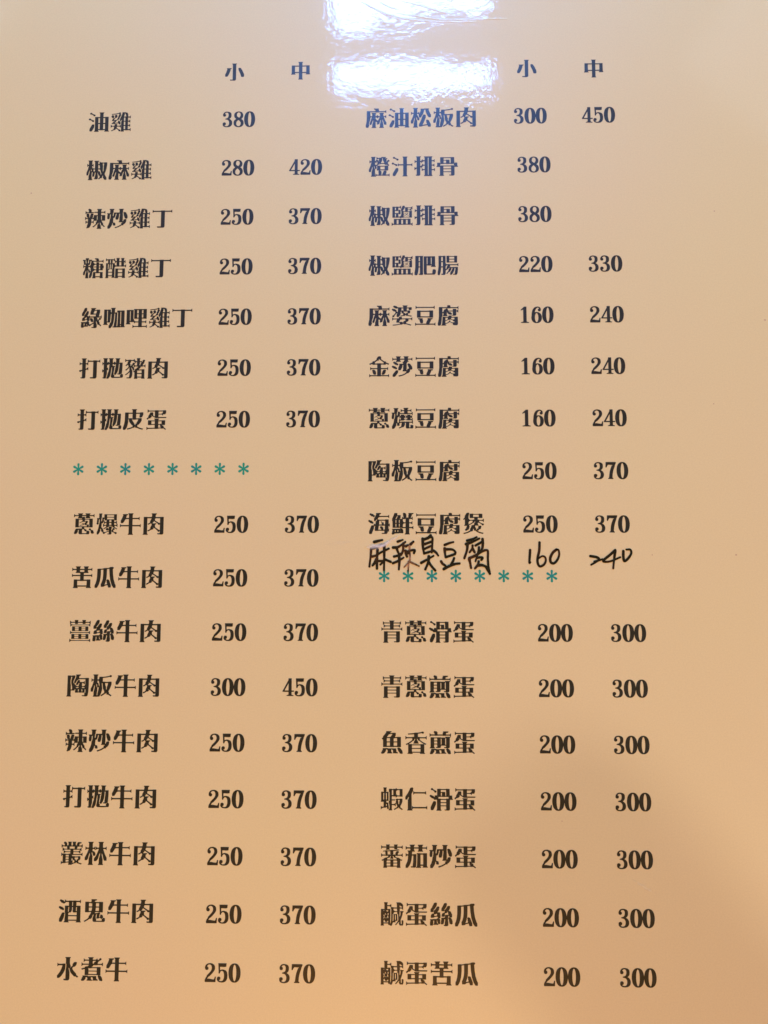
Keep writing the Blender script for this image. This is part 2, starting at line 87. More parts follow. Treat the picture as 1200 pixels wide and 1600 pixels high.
 '豬':'236,-20 236,-17 232,-4 231,85 229,86 202,86 197,83 171,83 169,84 168,87 169,90 175,92 186,104 187,112 188,113 197,114 207,114 211,117 223,117 232,113 238,105 240,104 242,105 242,137 242,140 238,140 232,132 225,129 212,129 209,130 210,133 228,160 229,171 234,175 236,178 237,183 233,190 228,192 223,193 210,189 205,180 206,179 210,178 210,177 205,168 203,166 203,168 202,177 201,178 196,179 192,176 180,176 177,177 177,196 181,209 181,211 179,212 142,211 141,207 144,198 144,193 144,178 143,177 142,176 138,177 130,179 123,188 118,189 117,201 116,203 113,202 106,194 97,191 77,191 73,194 70,194 48,194 43,191 26,191 18,194 12,203 8,202 8,170 8,167 12,168 18,176 25,178 42,179 45,177 37,165 36,153 28,144 13,132 13,130 20,122 22,121 38,135 40,135 45,127 47,121 47,112 46,109 32,95 13,81 13,78 19,71 22,71 39,84 52,97 56,99 60,105 62,104 63,101 62,99 57,99 57,98 59,83 59,72 57,67 42,50 25,37 12,28 12,27 17,18 20,18 32,26 46,37 60,51 61,51 62,51 62,28 57,8 57,-3 54,-5 46,-6 28,-6 28,-7 30,-16 36,-17 73,-17 78,-14 83,-9 91,8 94,30 94,65 93,69 91,72 86,83 84,92 81,95 79,107 80,107 82,103 88,96 92,92 94,85 100,72 102,71 109,71 111,72 112,77 115,82 114,86 114,97 110,103 111,104 118,113 121,115 127,117 141,117 143,116 146,115 156,114 157,113 157,110 152,109 144,102 140,97 138,92 133,91 126,86 120,85 119,83 119,75 119,72 101,60 102,58 109,51 111,50 115,53 117,52 117,-6 113,-17 114,-21 117,-22 152,-22 153,-21 154,-18 151,-9 151,-8 153,-8 197,-8 197,-10 195,-18 197,-21 233,-21|150,3 149,29 150,32 195,32 198,32 199,6 198,3 153,3|150,43 149,67 150,70 166,70 171,72 196,72 198,72 199,46 198,43 153,43|146,71 144,70 143,72 145,72|107,108 103,111 99,112 98,113 98,126 99,129 105,129 107,127 107,111|73,124 71,127 72,140 64,152 75,167 75,178 78,179 98,179 106,176 112,168 118,166 118,158 117,157 108,160 95,157 93,154 93,143 91,141 82,140 80,137 80,128|143,165 144,162 144,130 142,129 127,129 118,132 115,138 120,145 121,152 130,162 138,165|180,130 175,132 174,133 174,140 177,149 177,163 179,165 193,165 194,163 194,162 185,148 182,139 182,132',
 '肉':'234,-12 237,-4 237,6 237,170 237,173 200,173 193,171 148,171 146,173 147,180 148,195 152,198 158,205 159,208 158,211 104,211 101,211 100,208 101,205 107,197 105,180 104,174 99,171 57,171 50,173 15,173 13,172 12,-6 12,-8 5,-17 4,-20 5,-21 59,-22 61,-22 62,-20 62,-17 55,-8 54,-5 54,154 54,157 57,157 97,157 99,157 100,155 92,138 85,127 85,115 84,113 75,105 59,98 58,96 59,94 64,87 66,87 83,95 92,101 96,101 98,100 104,91 100,78 90,60 89,45 81,37 57,25 57,23 63,15 65,15 80,21 98,33 113,34 123,43 128,51 132,52 139,48 168,24 171,17 176,12 182,10 187,11 190,13 195,17 196,17 196,-3 193,-4 169,-4 168,-6 172,-18 193,-18 199,-19 220,-19 227,-17|195,26 189,32 180,34 141,63 141,87 143,89 148,89 150,91 156,98 157,101 156,103 115,103 112,104 122,115 129,124 132,125 137,122 168,101 171,98 174,91 178,88 181,86 187,86 190,87 195,90 196,89 196,30|127,53 122,52 119,53 120,55 122,57 125,55|195,105 189,108 180,110 140,135 139,138 139,145 142,154 149,157 195,157 196,153 196,108|119,126 120,128 122,128 125,126 122,125',
 '皮':'7,-15 12,-19 33,-18 47,3 50,8 58,34 61,48 65,74 63,86 64,95 65,97 69,97 71,97 72,95 72,85 73,78 75,74 86,57 99,42 107,33 114,32 114,20 114,18 112,16 90,7 51,-4 51,-6 57,-16 80,-11 102,-4 121,5 136,5 140,15 142,16 145,14 146,6 148,4 164,3 181,-4 203,-12 226,-17 228,-17 235,-7 235,-6 234,-5 218,-1 195,6 173,15 171,17 170,19 170,35 172,36 181,37 187,42 202,59 215,80 217,86 217,110 213,112 193,112 180,112 176,109 153,110 153,113 153,157 153,159 155,160 193,160 194,157 191,149 191,136 189,130 189,125 192,121 195,118 199,117 205,117 212,120 220,121 225,131 234,150 234,173 233,175 228,177 208,177 196,175 192,173 154,173 153,176 153,196 154,199 161,207 161,210 160,212 107,212 103,212 103,209 111,197 111,176 110,173 70,173 63,176 27,175 26,172 25,85 20,52 12,23 6,11 6,-12|106,96 112,97 117,94 149,94 155,97 175,97 177,96 178,95 169,78 159,63 158,52 147,50 146,41 144,37 142,35 140,37 138,41 138,50 131,52 130,60 117,77|110,160 111,157 111,115 113,110 107,109 103,112 100,112 75,112 70,109 65,110 67,115 67,159 70,160',
 '蛋':'235,-12 234,-10 209,10 207,22 198,28 192,30 191,32 191,33 192,34 221,34 223,35 224,84 223,87 185,87 180,85 148,85 146,87 146,91 154,102 154,105 153,106 100,106 97,106 96,103 105,92 105,87 103,85 70,85 64,87 30,87 28,86 28,35 30,34 64,34 70,36 103,36 105,33 105,7 103,5 91,4 30,3 24,6 18,13 15,14 13,13 13,11 13,-18 14,-21 18,-20 25,-12 33,-9 93,-7 103,-7 108,-9 128,-9 143,-8 147,-5 150,-5 165,-4 172,-4 177,-6 207,-5 226,-20 230,-17|147,36 163,36 166,35 166,17 168,15 173,14 174,10 173,7 159,6 148,6 146,7 146,33|190,34 185,34 183,35 188,36 190,35|105,75 105,49 104,46 71,46 68,47 68,72 68,75 102,76|182,75 182,48 168,48 163,46 148,46 146,47 146,72 147,75 179,76|183,48 188,48 190,47 185,46 183,47|232,198 228,199 208,199 197,199 193,196 149,196 143,199 108,199 102,196 42,196 32,200 26,208 22,208 21,206 21,176 22,174 23,173 26,173 32,181 41,185 103,185 104,182 104,132 103,131 102,131 92,136 86,140 86,171 85,173 76,176 53,175 51,173 43,154 30,135 29,121 13,109 12,106 17,95 20,94 38,108 53,110 67,124 73,133 75,134 77,133 84,127 103,118 106,113 119,111 143,111 149,112 232,112 234,113 236,122 236,123 235,124 148,124 146,125 146,127 146,148 147,151 177,151 187,147 193,139 195,138 197,139 198,151 198,153 220,153 223,154 232,171|72,135 71,134 66,134 64,135 64,136 66,139 68,139 71,137|195,184 195,175 188,166 185,164 175,160 148,160 146,161 146,182 147,185 192,185',
 '蔥':'18,-10 23,-13 28,-14 37,-11 43,-11 45,-10 57,7 59,15 60,27 64,33 67,32 68,30 68,17 66,7 67,-5 72,-12 79,-15 85,-16 104,-16 110,-14 152,-14 157,-16 178,-16 181,-15 187,-11 189,-7 189,15 188,18 178,22 158,23 157,30 153,35 148,38 142,39 130,48 130,60 132,61 154,61 160,59 175,59 180,61 183,61 189,59 223,59 224,62 223,153 221,154 187,154 181,151 138,151 136,152 135,154 135,170 133,173 125,174 109,174 107,173 105,170 100,173 102,175 103,180 104,182 144,182 146,180 146,173 138,162 137,160 139,158 193,158 195,159 195,163 187,173 187,180 188,182 220,182 230,178 236,170 240,169 241,172 240,204 237,205 230,196 221,193 189,193 187,194 187,197 195,207 195,210 193,212 140,212 138,211 138,208 146,197 146,195 145,193 105,193 103,193 103,197 111,207 111,210 110,212 57,212 54,211 54,208 61,198 62,195 61,193 33,193 29,193 22,196 15,204 13,205 11,205 10,200 10,172 11,169 15,169 21,178 30,182 60,182 62,180 62,173 54,163 54,160 55,158 98,157 100,157 101,155 100,152 98,151 69,151 63,154 30,154 28,153 28,60 30,59 63,59 70,61 100,61 102,60 102,50 102,48 100,47 57,46 50,47 41,45 34,44 21,17 20,8 15,1 15,-5|184,45 182,42 181,38 182,32 187,27 193,26 198,26 202,22 203,18 203,4 210,-7 227,-10 233,-8 237,-6 240,0 239,5 235,12 234,21 227,29 212,31 207,35 205,43 199,48 192,49|155,-3 150,-4 111,-4 107,-3 106,0 106,31 111,38 115,39 120,39 123,38 131,30 132,25 133,21 139,16 147,16 154,19 155,18|157,71 155,70 132,70 127,72 107,72 104,72 100,70 68,70 67,73 67,142 70,143 98,143 106,139 106,130 105,128 93,120 73,110 72,108 75,105 78,105 87,109 107,119 132,119 137,122 142,122 143,120 141,112 134,110 133,102 130,100 102,108 99,108 97,105 98,104 114,98 115,96 114,93 101,88 77,82 76,80 78,76 83,76 105,82 132,92 133,91 133,86 134,85 150,84 155,82 157,75|185,70 180,70 179,71 182,81 181,86 177,90 170,92 164,91 159,89 156,90 157,102 158,103 165,104 165,115 170,122 171,125 163,130 145,130 142,128 136,128 135,129 136,141 137,143 180,143 183,142 184,89 186,83 186,72',
 '爆':'31,210 30,206 34,195 33,161 31,160 12,160 9,158 12,146 9,122 9,110 5,100 7,94 11,91 17,89 21,89 26,92 30,95 31,100 29,109 31,122 32,143 33,145 38,145 40,144 40,142 40,126 39,113 36,95 33,89 28,55 19,23 11,9 11,-15 13,-18 15,-19 28,-18 38,-4 47,13 50,20 49,34 50,43 52,44 55,42 58,38 59,22 65,11 67,9 72,8 80,7 78,0 78,-4 81,-9 87,-12 91,-13 97,-12 101,-8 105,-1 143,14 145,12 145,-7 143,-9 130,-9 129,-11 132,-17 133,-17 143,-18 148,-19 162,-19 168,-18 174,-14 177,-8 177,5 173,10 173,14 174,15 180,12 182,8 183,7 194,6 208,-1 210,-3 213,-9 217,-13 225,-14 232,-10 235,-7 236,-2 234,3 231,7 223,9 214,7 197,16 197,29 208,33 212,38 212,45 208,51 203,53 199,53 192,51 188,46 186,41 183,38 180,28 177,25 175,24 173,27 173,34 177,42 177,53 181,64 181,68 178,69 146,69 144,70 145,72 150,76 170,76 173,74 180,73 189,61 194,57 205,56 220,44 232,37 235,37 239,43 238,45 222,55 213,61 211,63 210,66 210,75 212,76 219,76 231,72 238,63 240,63 242,64 242,97 240,99 236,98 235,98 235,129 233,131 230,130 225,123 222,121 213,118 207,118 204,120 204,134 199,136 200,137 202,137 205,137 209,135 230,135 232,136 232,202 230,202 203,202 197,200 127,200 125,200 120,202 92,202 91,200 91,164 85,167 79,168 74,167 69,163 67,157 69,150 67,128 65,126 60,124 59,126 59,139 61,162 64,167 64,195 69,209 66,211|87,127 88,123 89,96 90,95 93,96 100,104 109,108 115,108 116,106 116,90 115,88 112,85 101,85 90,90 83,98 81,99 79,98 79,66 80,63 83,63 90,72 100,76 112,76 114,74 114,67 113,64 101,56 85,47 84,46 85,44 89,39 92,39 103,45 118,56 129,57 140,66 141,65 145,53 145,46 144,44 139,50 135,52 130,53 125,53 120,51 115,48 113,44 111,39 112,34 115,30 119,27 125,25 131,25 135,26 139,28 144,34 145,28 144,23 101,7 94,10 86,10 88,16 89,20 87,24 83,29 82,37 69,57 67,58 62,59 61,60 65,103 66,104 74,105 80,108|171,107 172,88 171,85 152,85 149,86 149,105 150,108 168,108|205,107 207,108 213,108 223,104 230,96 233,94 233,93 231,90 220,85 212,85 209,87 206,88 204,90|93,154 94,151 94,137 95,135 113,135 118,137 123,137 122,135 116,134 116,120 115,118 110,118 100,121 93,130 88,131 88,134 86,137 86,145|171,137 172,120 171,118 152,118 149,118 149,135 150,137 168,137|116,146 117,147 123,148 123,164 124,165 127,166 198,165 200,163 200,149 201,148 205,147 205,145 201,145 196,147 175,147 170,145 152,145 147,147 127,147 124,147 122,145|123,191 124,192 127,192 198,192 200,190 200,174 199,173 197,173 125,173 123,175',
 '牛':'156,-22 157,-20 157,-17 150,-8 149,-5 149,69 152,70 225,70 230,68 237,60 240,59 241,62 241,92 240,95 237,94 231,86 224,84 150,84 149,87 149,147 152,149 210,149 217,146 223,138 226,137 227,140 227,172 225,173 223,172 217,165 211,162 150,162 149,165 149,196 157,207 157,211 154,212 101,212 99,211 98,208 107,196 107,163 104,162 78,162 77,163 76,164 80,175 81,188 82,189 90,190 97,198 97,202 94,203 39,203 38,202 38,199 43,192 40,183 28,154 16,133 17,107 20,105 40,105 43,106 55,123 69,146 75,146 78,149 105,149 107,148 107,145 107,85 106,84 103,84 26,84 20,86 14,94 10,95 9,92 9,60 11,59 13,59 20,68 25,70 106,70 107,67 107,-5 106,-8 99,-17 99,-21 102,-22',
 '苦':'228,-21 229,-19 228,-17 220,-5 220,70 217,71 182,71 176,69 146,69 145,72 145,105 145,107 148,107 220,107 227,105 233,97 237,96 239,99 238,131 237,132 234,131 228,123 219,120 148,120 146,120 145,122 145,135 146,138 149,140 197,140 197,142 197,145 189,156 189,170 191,172 221,172 227,169 233,161 237,160 237,163 237,195 235,196 233,196 227,188 220,185 191,185 189,187 190,197 197,208 197,211 193,212 141,211 140,210 140,207 148,197 148,187 146,184 102,185 101,187 101,197 109,207 109,210 107,212 52,211 51,210 52,207 60,197 60,187 58,184 30,185 23,188 17,196 13,196 12,191 13,163 13,160 17,161 23,169 29,172 58,172 60,170 60,155 52,145 51,142 52,140 100,140 102,138 104,135 104,122 103,120 101,120 31,120 22,123 16,131 13,132 12,131 12,99 13,96 17,97 23,105 30,107 101,107 103,107 104,105 104,72 103,69 76,69 70,71 36,71 34,70 33,-6 25,-17 25,-21 28,-22 81,-22 82,-20 82,-17 75,-7 75,-6 79,-6 176,-6 178,-7 177,-8 170,-17 170,-20 172,-21|178,8 175,7 75,7 74,10 74,55 77,56 100,56 107,54 142,54 148,56 178,56 179,53|101,170 103,172 147,172 148,170 148,155 146,153 144,152 104,152 102,153 101,156',
 '瓜':'9,-17 14,-20 35,-19 55,16 67,58 72,97 74,123 74,173 75,174 79,175 98,177 100,176 100,174 100,137 99,106 96,76 86,40 76,22 77,-4 80,-8 102,-8 117,-3 118,-2 118,2 120,3 141,8 149,9 152,7 159,-14 160,-16 182,-16 189,-13 190,10 177,44 168,65 166,67 160,68 155,71 149,72 143,70 139,67 137,63 136,59 140,52 140,39 145,26 145,21 142,20 123,16 120,15 119,17 131,47 133,64 136,69 137,77 140,107 141,180 143,182 163,185 165,185 166,183 171,120 180,64 195,17 199,8 217,-19 237,-20 240,-19 243,-14 243,10 233,28 219,72 210,127 206,182 207,184 212,187 216,192 216,198 213,203 208,206 204,207 197,206 183,206 168,202 166,198 164,197 143,194 117,194 102,192 99,189 95,188 77,186 71,187 51,187 37,185 33,184 32,102 27,63 17,27 8,10 8,-13',
 '薑':'9,11 9,-20 9,-22 11,-22 14,-22 20,-14 30,-9 33,-9 218,-9 230,-14 237,-22 240,-22 241,-20 241,10 241,12 239,13 236,12 230,4 217,-1 32,-1 20,5 13,13 10,13|220,13 220,61 218,64 190,64 183,61 143,61 137,64 110,64 105,61 65,61 59,64 33,64 30,62 30,14 32,11 60,11 66,14 105,14 112,11 138,11 144,14 184,14 190,11 217,11|108,21 105,19 64,20 63,22 63,33 65,35 107,35 108,33|187,21 184,19 142,20 141,22 141,33 143,35 185,35 187,33|108,42 105,41 64,41 63,43 63,55 65,56 107,56 108,54|187,42 184,41 142,41 141,43 141,55 143,56 185,56 187,54|14,63 16,61 18,61 25,70 37,75 213,75 215,75 226,70 232,62 235,61 236,62 237,63 237,95 236,97 233,96 226,88 214,83 38,83 36,83 25,88 19,96 17,97 15,96 14,94|216,95 216,142 215,144 186,144 180,142 143,142 137,144 110,144 105,142 70,142 64,144 38,144 35,143 35,97 37,94 65,94 71,96 105,96 112,94 138,94 144,96 180,96 187,94 213,94|108,103 105,101 69,101 68,103 68,115 70,117 107,117 108,115|183,103 180,101 142,101 141,103 141,115 143,117 182,117 183,115|108,135 108,123 107,121 70,121 68,123 68,135 69,137 105,137|183,135 183,123 182,121 143,121 141,123 141,135 142,137 180,137|240,203 239,205 237,205 230,196 219,192 185,192 184,193 183,195 187,207 187,210 186,212 148,212 146,211 146,208 150,197 150,193 149,192 102,192 100,193 99,195 103,207 102,211 65,212 62,211 62,209 66,197 65,192 34,192 31,192 22,196 15,204 12,205 10,202 10,172 10,170 13,169 14,167 15,143 16,141 18,142 25,150 37,156 213,156 226,150 232,142 235,141 237,144 237,167 241,172|20,177 22,178 32,182 64,182 66,181 67,171 70,169 98,170 99,172 100,181 102,182 148,182 150,180 150,171 153,169 182,170 183,172 183,181 185,182 218,182 229,178 231,176 226,168 214,163 39,163 36,163 25,168',
 '絲':'172,211 163,208 157,207 155,206 139,175 138,172 135,169 126,154 126,131 127,129 149,128 153,130 156,133 160,134 162,133 163,132 162,130 158,127 158,117 156,114 153,113 142,112 131,101 130,89 126,85 129,75 132,74 151,74 157,75 160,79 165,79 166,77 165,75 160,73 160,66 158,65 124,64 122,63 122,60 126,54 126,52 123,40 121,27 121,12 120,8 118,3 120,1 122,0 142,0 145,1 151,11 152,15 156,33 156,48 158,49 163,49 165,47 165,36 160,13 160,-3 158,-5 150,-5 150,-8 152,-15 153,-16 158,-16 162,-18 182,-18 189,-17 195,-13 198,-10 199,-5 199,21 196,38 196,62 199,67 199,77 198,82 199,83 203,83 207,81 210,72 209,69 204,67 200,64 198,57 200,52 204,47 205,37 208,22 213,4 221,3 227,0 231,-1 236,1 240,3 244,8 244,31 236,50 229,63 227,65 221,65 219,67 222,68 234,68 239,71 239,98 230,115 222,128 215,130 210,132 203,134 215,152 216,162 219,167 219,170 219,173 217,178 213,181 209,182 192,180 174,154 172,148 165,147 162,144 159,143 156,143 155,145 155,147 161,148 163,150 177,170 182,180 183,191 186,198 185,203 183,206 180,209 176,210|69,214 50,210 29,171 28,163 23,161 12,146 12,133 11,130 13,119 34,119 39,120 42,123 43,124 48,124 49,123 48,121 44,118 44,108 43,105 41,104 29,104 16,90 15,78 12,73 15,65 17,63 36,63 50,66 52,70 55,71 75,74 83,74 85,73 88,64 94,63 96,61 89,61 85,59 81,57 78,52 77,51 36,51 31,49 5,49 5,45 10,37 5,15 5,-9 6,-12 11,-13 32,-14 34,-13 40,5 41,20 41,33 42,35 47,35 49,34 49,17 48,8 40,-2 40,-5 42,-6 93,-6 95,-5 95,-2 91,3 91,5 93,5 101,2 107,2 113,5 116,10 116,16 113,23 114,35 114,42 108,56 106,57 102,57 100,58 101,59 105,59 110,60 114,63 117,67 117,92 112,107 115,113 115,116 113,117 87,118 84,118 103,145 103,156 107,163 105,170 101,174 95,176 80,173 57,140 51,138 48,135 42,135 41,136 42,138 45,140 47,143 50,144 52,146 77,182 78,193 80,200 80,205 79,208 76,211|88,8 82,8 80,12 77,34 78,36 82,40 83,38 81,33 81,29 83,25 87,19|52,82 52,95 53,98 66,98 72,102 78,102 80,102 80,88 79,85 55,81|159,90 159,92 164,95 164,104 167,108 168,109 182,110 188,118 191,125 193,126 193,120 197,112 197,102 200,93 197,93 193,94 173,94 168,92 164,89 160,89',
 '陶':'-1,-20 2,-21 54,-21 55,-19 54,-17 46,-5 47,41 48,42 83,42 87,45 90,54 92,55 97,53 98,52 97,47 93,41 93,23 94,20 123,20 128,22 131,22 134,22 137,20 162,20 167,22 170,22 173,22 176,20 198,20 196,-6 192,-7 171,-6 170,-8 172,-16 178,-17 195,-18 199,-19 218,-19 224,-17 228,-15 233,-9 237,5 241,32 243,90 243,174 241,175 208,175 202,173 136,173 134,175 137,182 137,194 138,195 147,197 153,205 154,210 151,211 99,210 98,209 98,207 102,201 102,198 98,177 95,168 84,147 82,137 77,130 82,125 83,119 77,119 75,120 73,126 72,131 76,146 85,165 89,173 92,187 93,196 93,198 90,200 87,201 59,200 53,198 48,198 43,200 8,200 7,196 7,-5 6,-8 -1,-16|208,54 207,22 206,20 199,20 200,52 202,54|134,58 135,55 135,34 133,33 128,33 126,35 126,52|166,57 174,52 174,35 172,33 167,33 165,34 165,54|57,53 48,53 46,55 46,100 41,118 41,146 46,175 46,184 49,186 55,185 57,183 49,144 49,121 59,84 60,75 59,56 59,54|101,70 104,75 115,80 129,80 131,78 131,71 130,69 103,69|199,70 197,69 171,69 169,71 170,78 172,80 185,80 196,75|121,152 122,151 121,149 110,129 107,120 104,118 104,110 101,105 105,101 109,98 114,102 124,103 126,105 130,117 135,120 141,120 142,118 138,116 134,105 132,101 131,90 129,89 115,89 105,93 98,102 93,103 84,118 85,119 95,119 98,120 102,129 114,150 116,152|124,154 127,158 133,159 137,161 203,161 204,157 204,108 203,103 197,94 185,89 170,89 169,92 169,117 171,120 179,119 188,115 195,107 198,107 199,112 199,140 198,142 195,142 188,134 178,130 171,130 167,132 147,132 145,134 145,148 144,150 137,152 125,152 123,153|142,131 140,130 135,130 136,132',
 '板':'232,202 226,205 220,206 215,204 209,199 200,196 168,190 138,187 132,188 115,188 97,187 96,185 96,172 95,169 90,162 81,159 79,160 78,162 78,196 79,198 86,207 86,211 82,212 33,212 30,211 30,207 38,196 38,163 35,160 27,160 21,162 15,171 12,171 11,168 11,137 12,135 15,135 21,144 28,147 35,147 36,143 29,118 20,92 5,62 5,38 6,33 8,31 27,31 29,32 34,46 41,80 47,98 48,100 49,99 49,80 45,57 38,32 38,-6 30,-17 29,-20 30,-21 83,-22 88,-20 102,-20 104,-19 120,12 130,48 132,65 126,112 126,120 128,121 132,121 134,117 135,106 140,64 145,54 155,36 155,24 153,20 139,9 115,-5 115,-7 120,-16 122,-17 123,-16 137,-9 152,0 163,10 172,10 173,17 177,19 180,17 181,15 180,11 177,10 177,8 185,1 200,0 218,-12 227,-17 230,-16 237,-7 237,-5 226,1 209,13 208,15 208,26 201,35 213,55 220,71 224,80 232,102 234,110 233,134 231,136 225,137 198,136 194,134 192,134 163,134 158,136 138,136 136,139 136,172 137,174 138,175 183,180 211,186 221,183 227,184 232,187 234,192 234,197|78,-7 74,-7 73,-5 73,7 78,40 78,75 77,77 72,78 71,80 67,98 67,110 68,113 71,108 75,100 75,95 73,88 75,82 78,79 82,77 87,76 92,77 93,76 91,58 87,40 84,23 81,11 81,-3 80,-6|177,53 174,58 174,80 166,100 161,120 163,121 194,121 195,118 191,103 183,80 182,58 179,54|99,84 100,82 99,79 98,78 95,78 95,79|100,90 93,98 92,110 87,123 85,124 80,125 78,126 78,144 80,147 83,147 90,144 95,136 96,123 101,107 101,93|134,135 132,134 126,135 128,136',
 '叢':'9,-17 13,-17 19,-8 27,-5 57,-4 62,0 90,2 91,0 91,-7 88,-18 88,-21 125,-22 127,-21 128,-16 140,-12 157,-5 170,-5 171,-3 172,2 175,4 179,2 180,-3 181,-5 194,-6 215,-14 227,-17 229,-16 234,-9 233,-7 213,-1 199,5 197,7 197,21 198,23 200,24 208,25 216,34 219,39 219,55 220,59 218,66 195,66 190,63 160,63 155,66 134,66 130,68 126,75 127,77 140,77 144,79 218,79 230,75 237,66 240,67 241,99 239,102 236,101 229,93 218,88 144,88 142,89 141,90 141,105 142,106 144,107 194,107 205,101 212,93 214,93 216,93 217,126 218,126 224,119 227,118 229,120 228,153 227,154 224,154 218,145 207,140 181,140 179,141 179,142 183,150 184,160 185,162 199,162 203,164 218,164 229,160 235,152 238,151 240,152 240,183 239,186 235,186 229,178 219,174 204,174 202,175 205,182 205,192 207,193 222,194 226,203 225,208 185,208 183,201 176,188 176,178 173,176 167,176 165,178 164,197 169,210 168,212 166,212 130,212 128,212 128,208 132,196 132,176 130,174 120,174 118,175 118,197 121,208 121,212 119,212 84,212 82,212 81,207 85,196 85,178 83,176 76,176 72,174 67,175 71,178 70,197 62,207 51,212 45,212 40,210 37,206 35,202 35,198 37,194 45,188 45,182 47,176 47,174 32,174 21,178 15,186 11,186 11,154 12,151 16,152 22,160 32,164 45,164 51,162 64,162 68,164 74,163 70,161 70,159 70,150 74,142 72,140 45,140 34,145 27,154 25,154 23,153 23,120 25,118 27,119 33,126 34,127 35,126 36,95 37,93 38,92 40,93 47,101 60,107 106,107 107,105 107,94 107,92 106,91 93,91 88,88 62,88 57,91 27,91 20,93 14,101 12,102 10,101 10,67 12,66 15,67 22,75 26,77 27,75 27,10 27,8 22,8 18,10 13,18 10,19 9,18 8,-14|125,0 128,-3 127,-6 124,-5|130,48 132,47 132,38 139,29 143,25 152,25 154,21 154,5 138,-2 137,-2 136,0 135,27 132,28 125,20 124,20 124,22 124,39|91,29 91,14 90,12 67,9 62,9 60,10 59,27 60,30 88,30|193,53 193,37 190,35 183,34 180,33 179,23 177,20 174,20 172,23 170,33 161,34 158,37 158,51 159,53 190,54|91,37 88,36 60,37 59,39 60,54 63,55 90,55 91,52|91,62 88,61 61,62 59,64 60,78 62,79 90,79 91,77|40,128 41,130 46,132 72,132 75,130 78,130 97,130 101,132 106,132 108,131 107,115 105,114 58,114 46,120|211,128 206,120 194,114 144,114 142,114 141,116 141,130 143,132 151,132 155,130 174,130 177,130 181,132 205,132 208,132|154,161 153,156 152,142 151,140 143,140 138,142 110,142 105,140 100,141 100,155 98,160 98,162 115,162 119,164 128,164 134,162 152,162|158,163 159,164 162,163 160,162|182,163 178,162 177,163 181,164|162,175 160,174 158,175 159,176|177,175 180,176 182,175 178,174',
 '林':'95,-21 96,-20 96,-17 88,-6 88,68 79,93 79,105 80,107 82,106 88,98 89,90 95,72 98,71 113,71 117,73 120,81 118,100 102,118 90,118 88,119 88,122 88,138 90,140 99,141 104,139 107,137 112,130 114,129 116,130 116,163 115,165 112,165 106,157 101,154 91,154 88,155 88,197 96,207 96,210 95,212 40,212 39,211 39,208 46,199 47,196 47,157 42,154 27,154 20,157 14,164 11,165 10,163 9,132 10,130 14,130 20,138 26,140 42,141 44,138 35,113 25,90 11,64 5,56 5,30 6,28 8,27 27,27 29,27 32,30 40,42 50,83 58,100 59,97 59,82 48,40 47,-5 40,-16 39,-20 42,-21|205,212 150,212 149,210 149,207 156,199 157,196 157,157 151,154 137,154 130,157 124,164 121,165 120,163 119,133 120,130 124,130 130,138 136,140 151,141 153,140 153,138 142,108 126,73 105,45 104,20 105,18 107,18 128,18 131,20 142,33 149,44 160,84 168,100 169,97 169,84 158,43 157,-5 149,-17 149,-20 150,-21 204,-21 207,-20 206,-17 199,-6 199,35 188,80 188,96 188,99 196,82 207,38 213,27 216,23 218,23 238,23 240,23 242,25 242,52 224,83 213,110 203,138 204,140 205,141 223,140 228,138 234,130 238,130 239,132 239,163 237,165 235,165 228,157 222,154 205,154 199,157 199,197 206,207 207,211',
 '酒':'248,-21 249,-19 249,-17 242,-7 241,-4 240,143 238,145 205,145 202,145 200,143 196,143 194,143 193,144 194,148 194,178 195,181 225,181 232,178 238,170 240,169 242,170 242,202 242,205 238,205 232,197 224,194 197,194 192,196 162,196 159,196 156,194 152,194 147,196 118,196 115,196 111,194 90,194 80,197 74,205 71,206 69,204 69,188 67,186 60,189 57,195 53,198 47,200 40,201 32,206 24,207 18,203 15,200 14,196 15,192 18,188 27,184 29,178 34,174 39,172 47,172 51,168 56,166 63,166 73,170 79,178 86,181 110,181 113,180 113,148 115,143 110,143 106,145 103,145 73,145 71,143 71,79 71,77 75,71 76,47 71,25 71,-6 62,-17 62,-20 63,-21 117,-22 119,-20 118,-17 111,-7 111,-5 114,-5 198,-5 199,-6 199,-7 192,-17 192,-20 193,-21|17,-15 24,-17 41,-16 52,3 62,25 67,45 67,57 70,62 72,65 70,72 65,76 58,78 52,76 45,76 42,74 13,15 12,-8 14,-13|110,38 111,40 113,40 198,40 200,37 200,8 199,7 197,6 112,6 110,9|200,52 195,51 113,51 110,52 110,68 111,71 120,77 135,78 145,91 149,107 149,129 150,131 156,131 157,129 157,113 154,92 155,88 157,83 162,79 167,78 188,78 193,80 199,80 200,77|108,83 107,85 107,102 109,120 108,130 109,131 113,131 116,130 117,126 115,90 113,86|193,91 192,92 191,93 191,127 193,131 199,131 201,130 200,126 200,93 198,91|63,106 64,112 62,117 58,121 52,123 48,128 43,133 37,134 30,134 25,138 18,140 11,138 6,133 5,128 8,122 12,118 18,116 23,110 27,107 31,106 39,105 45,101 51,99 58,101 62,103|155,143 150,143 149,147 149,178 149,180 151,181 156,181 157,179 157,145 157,143',
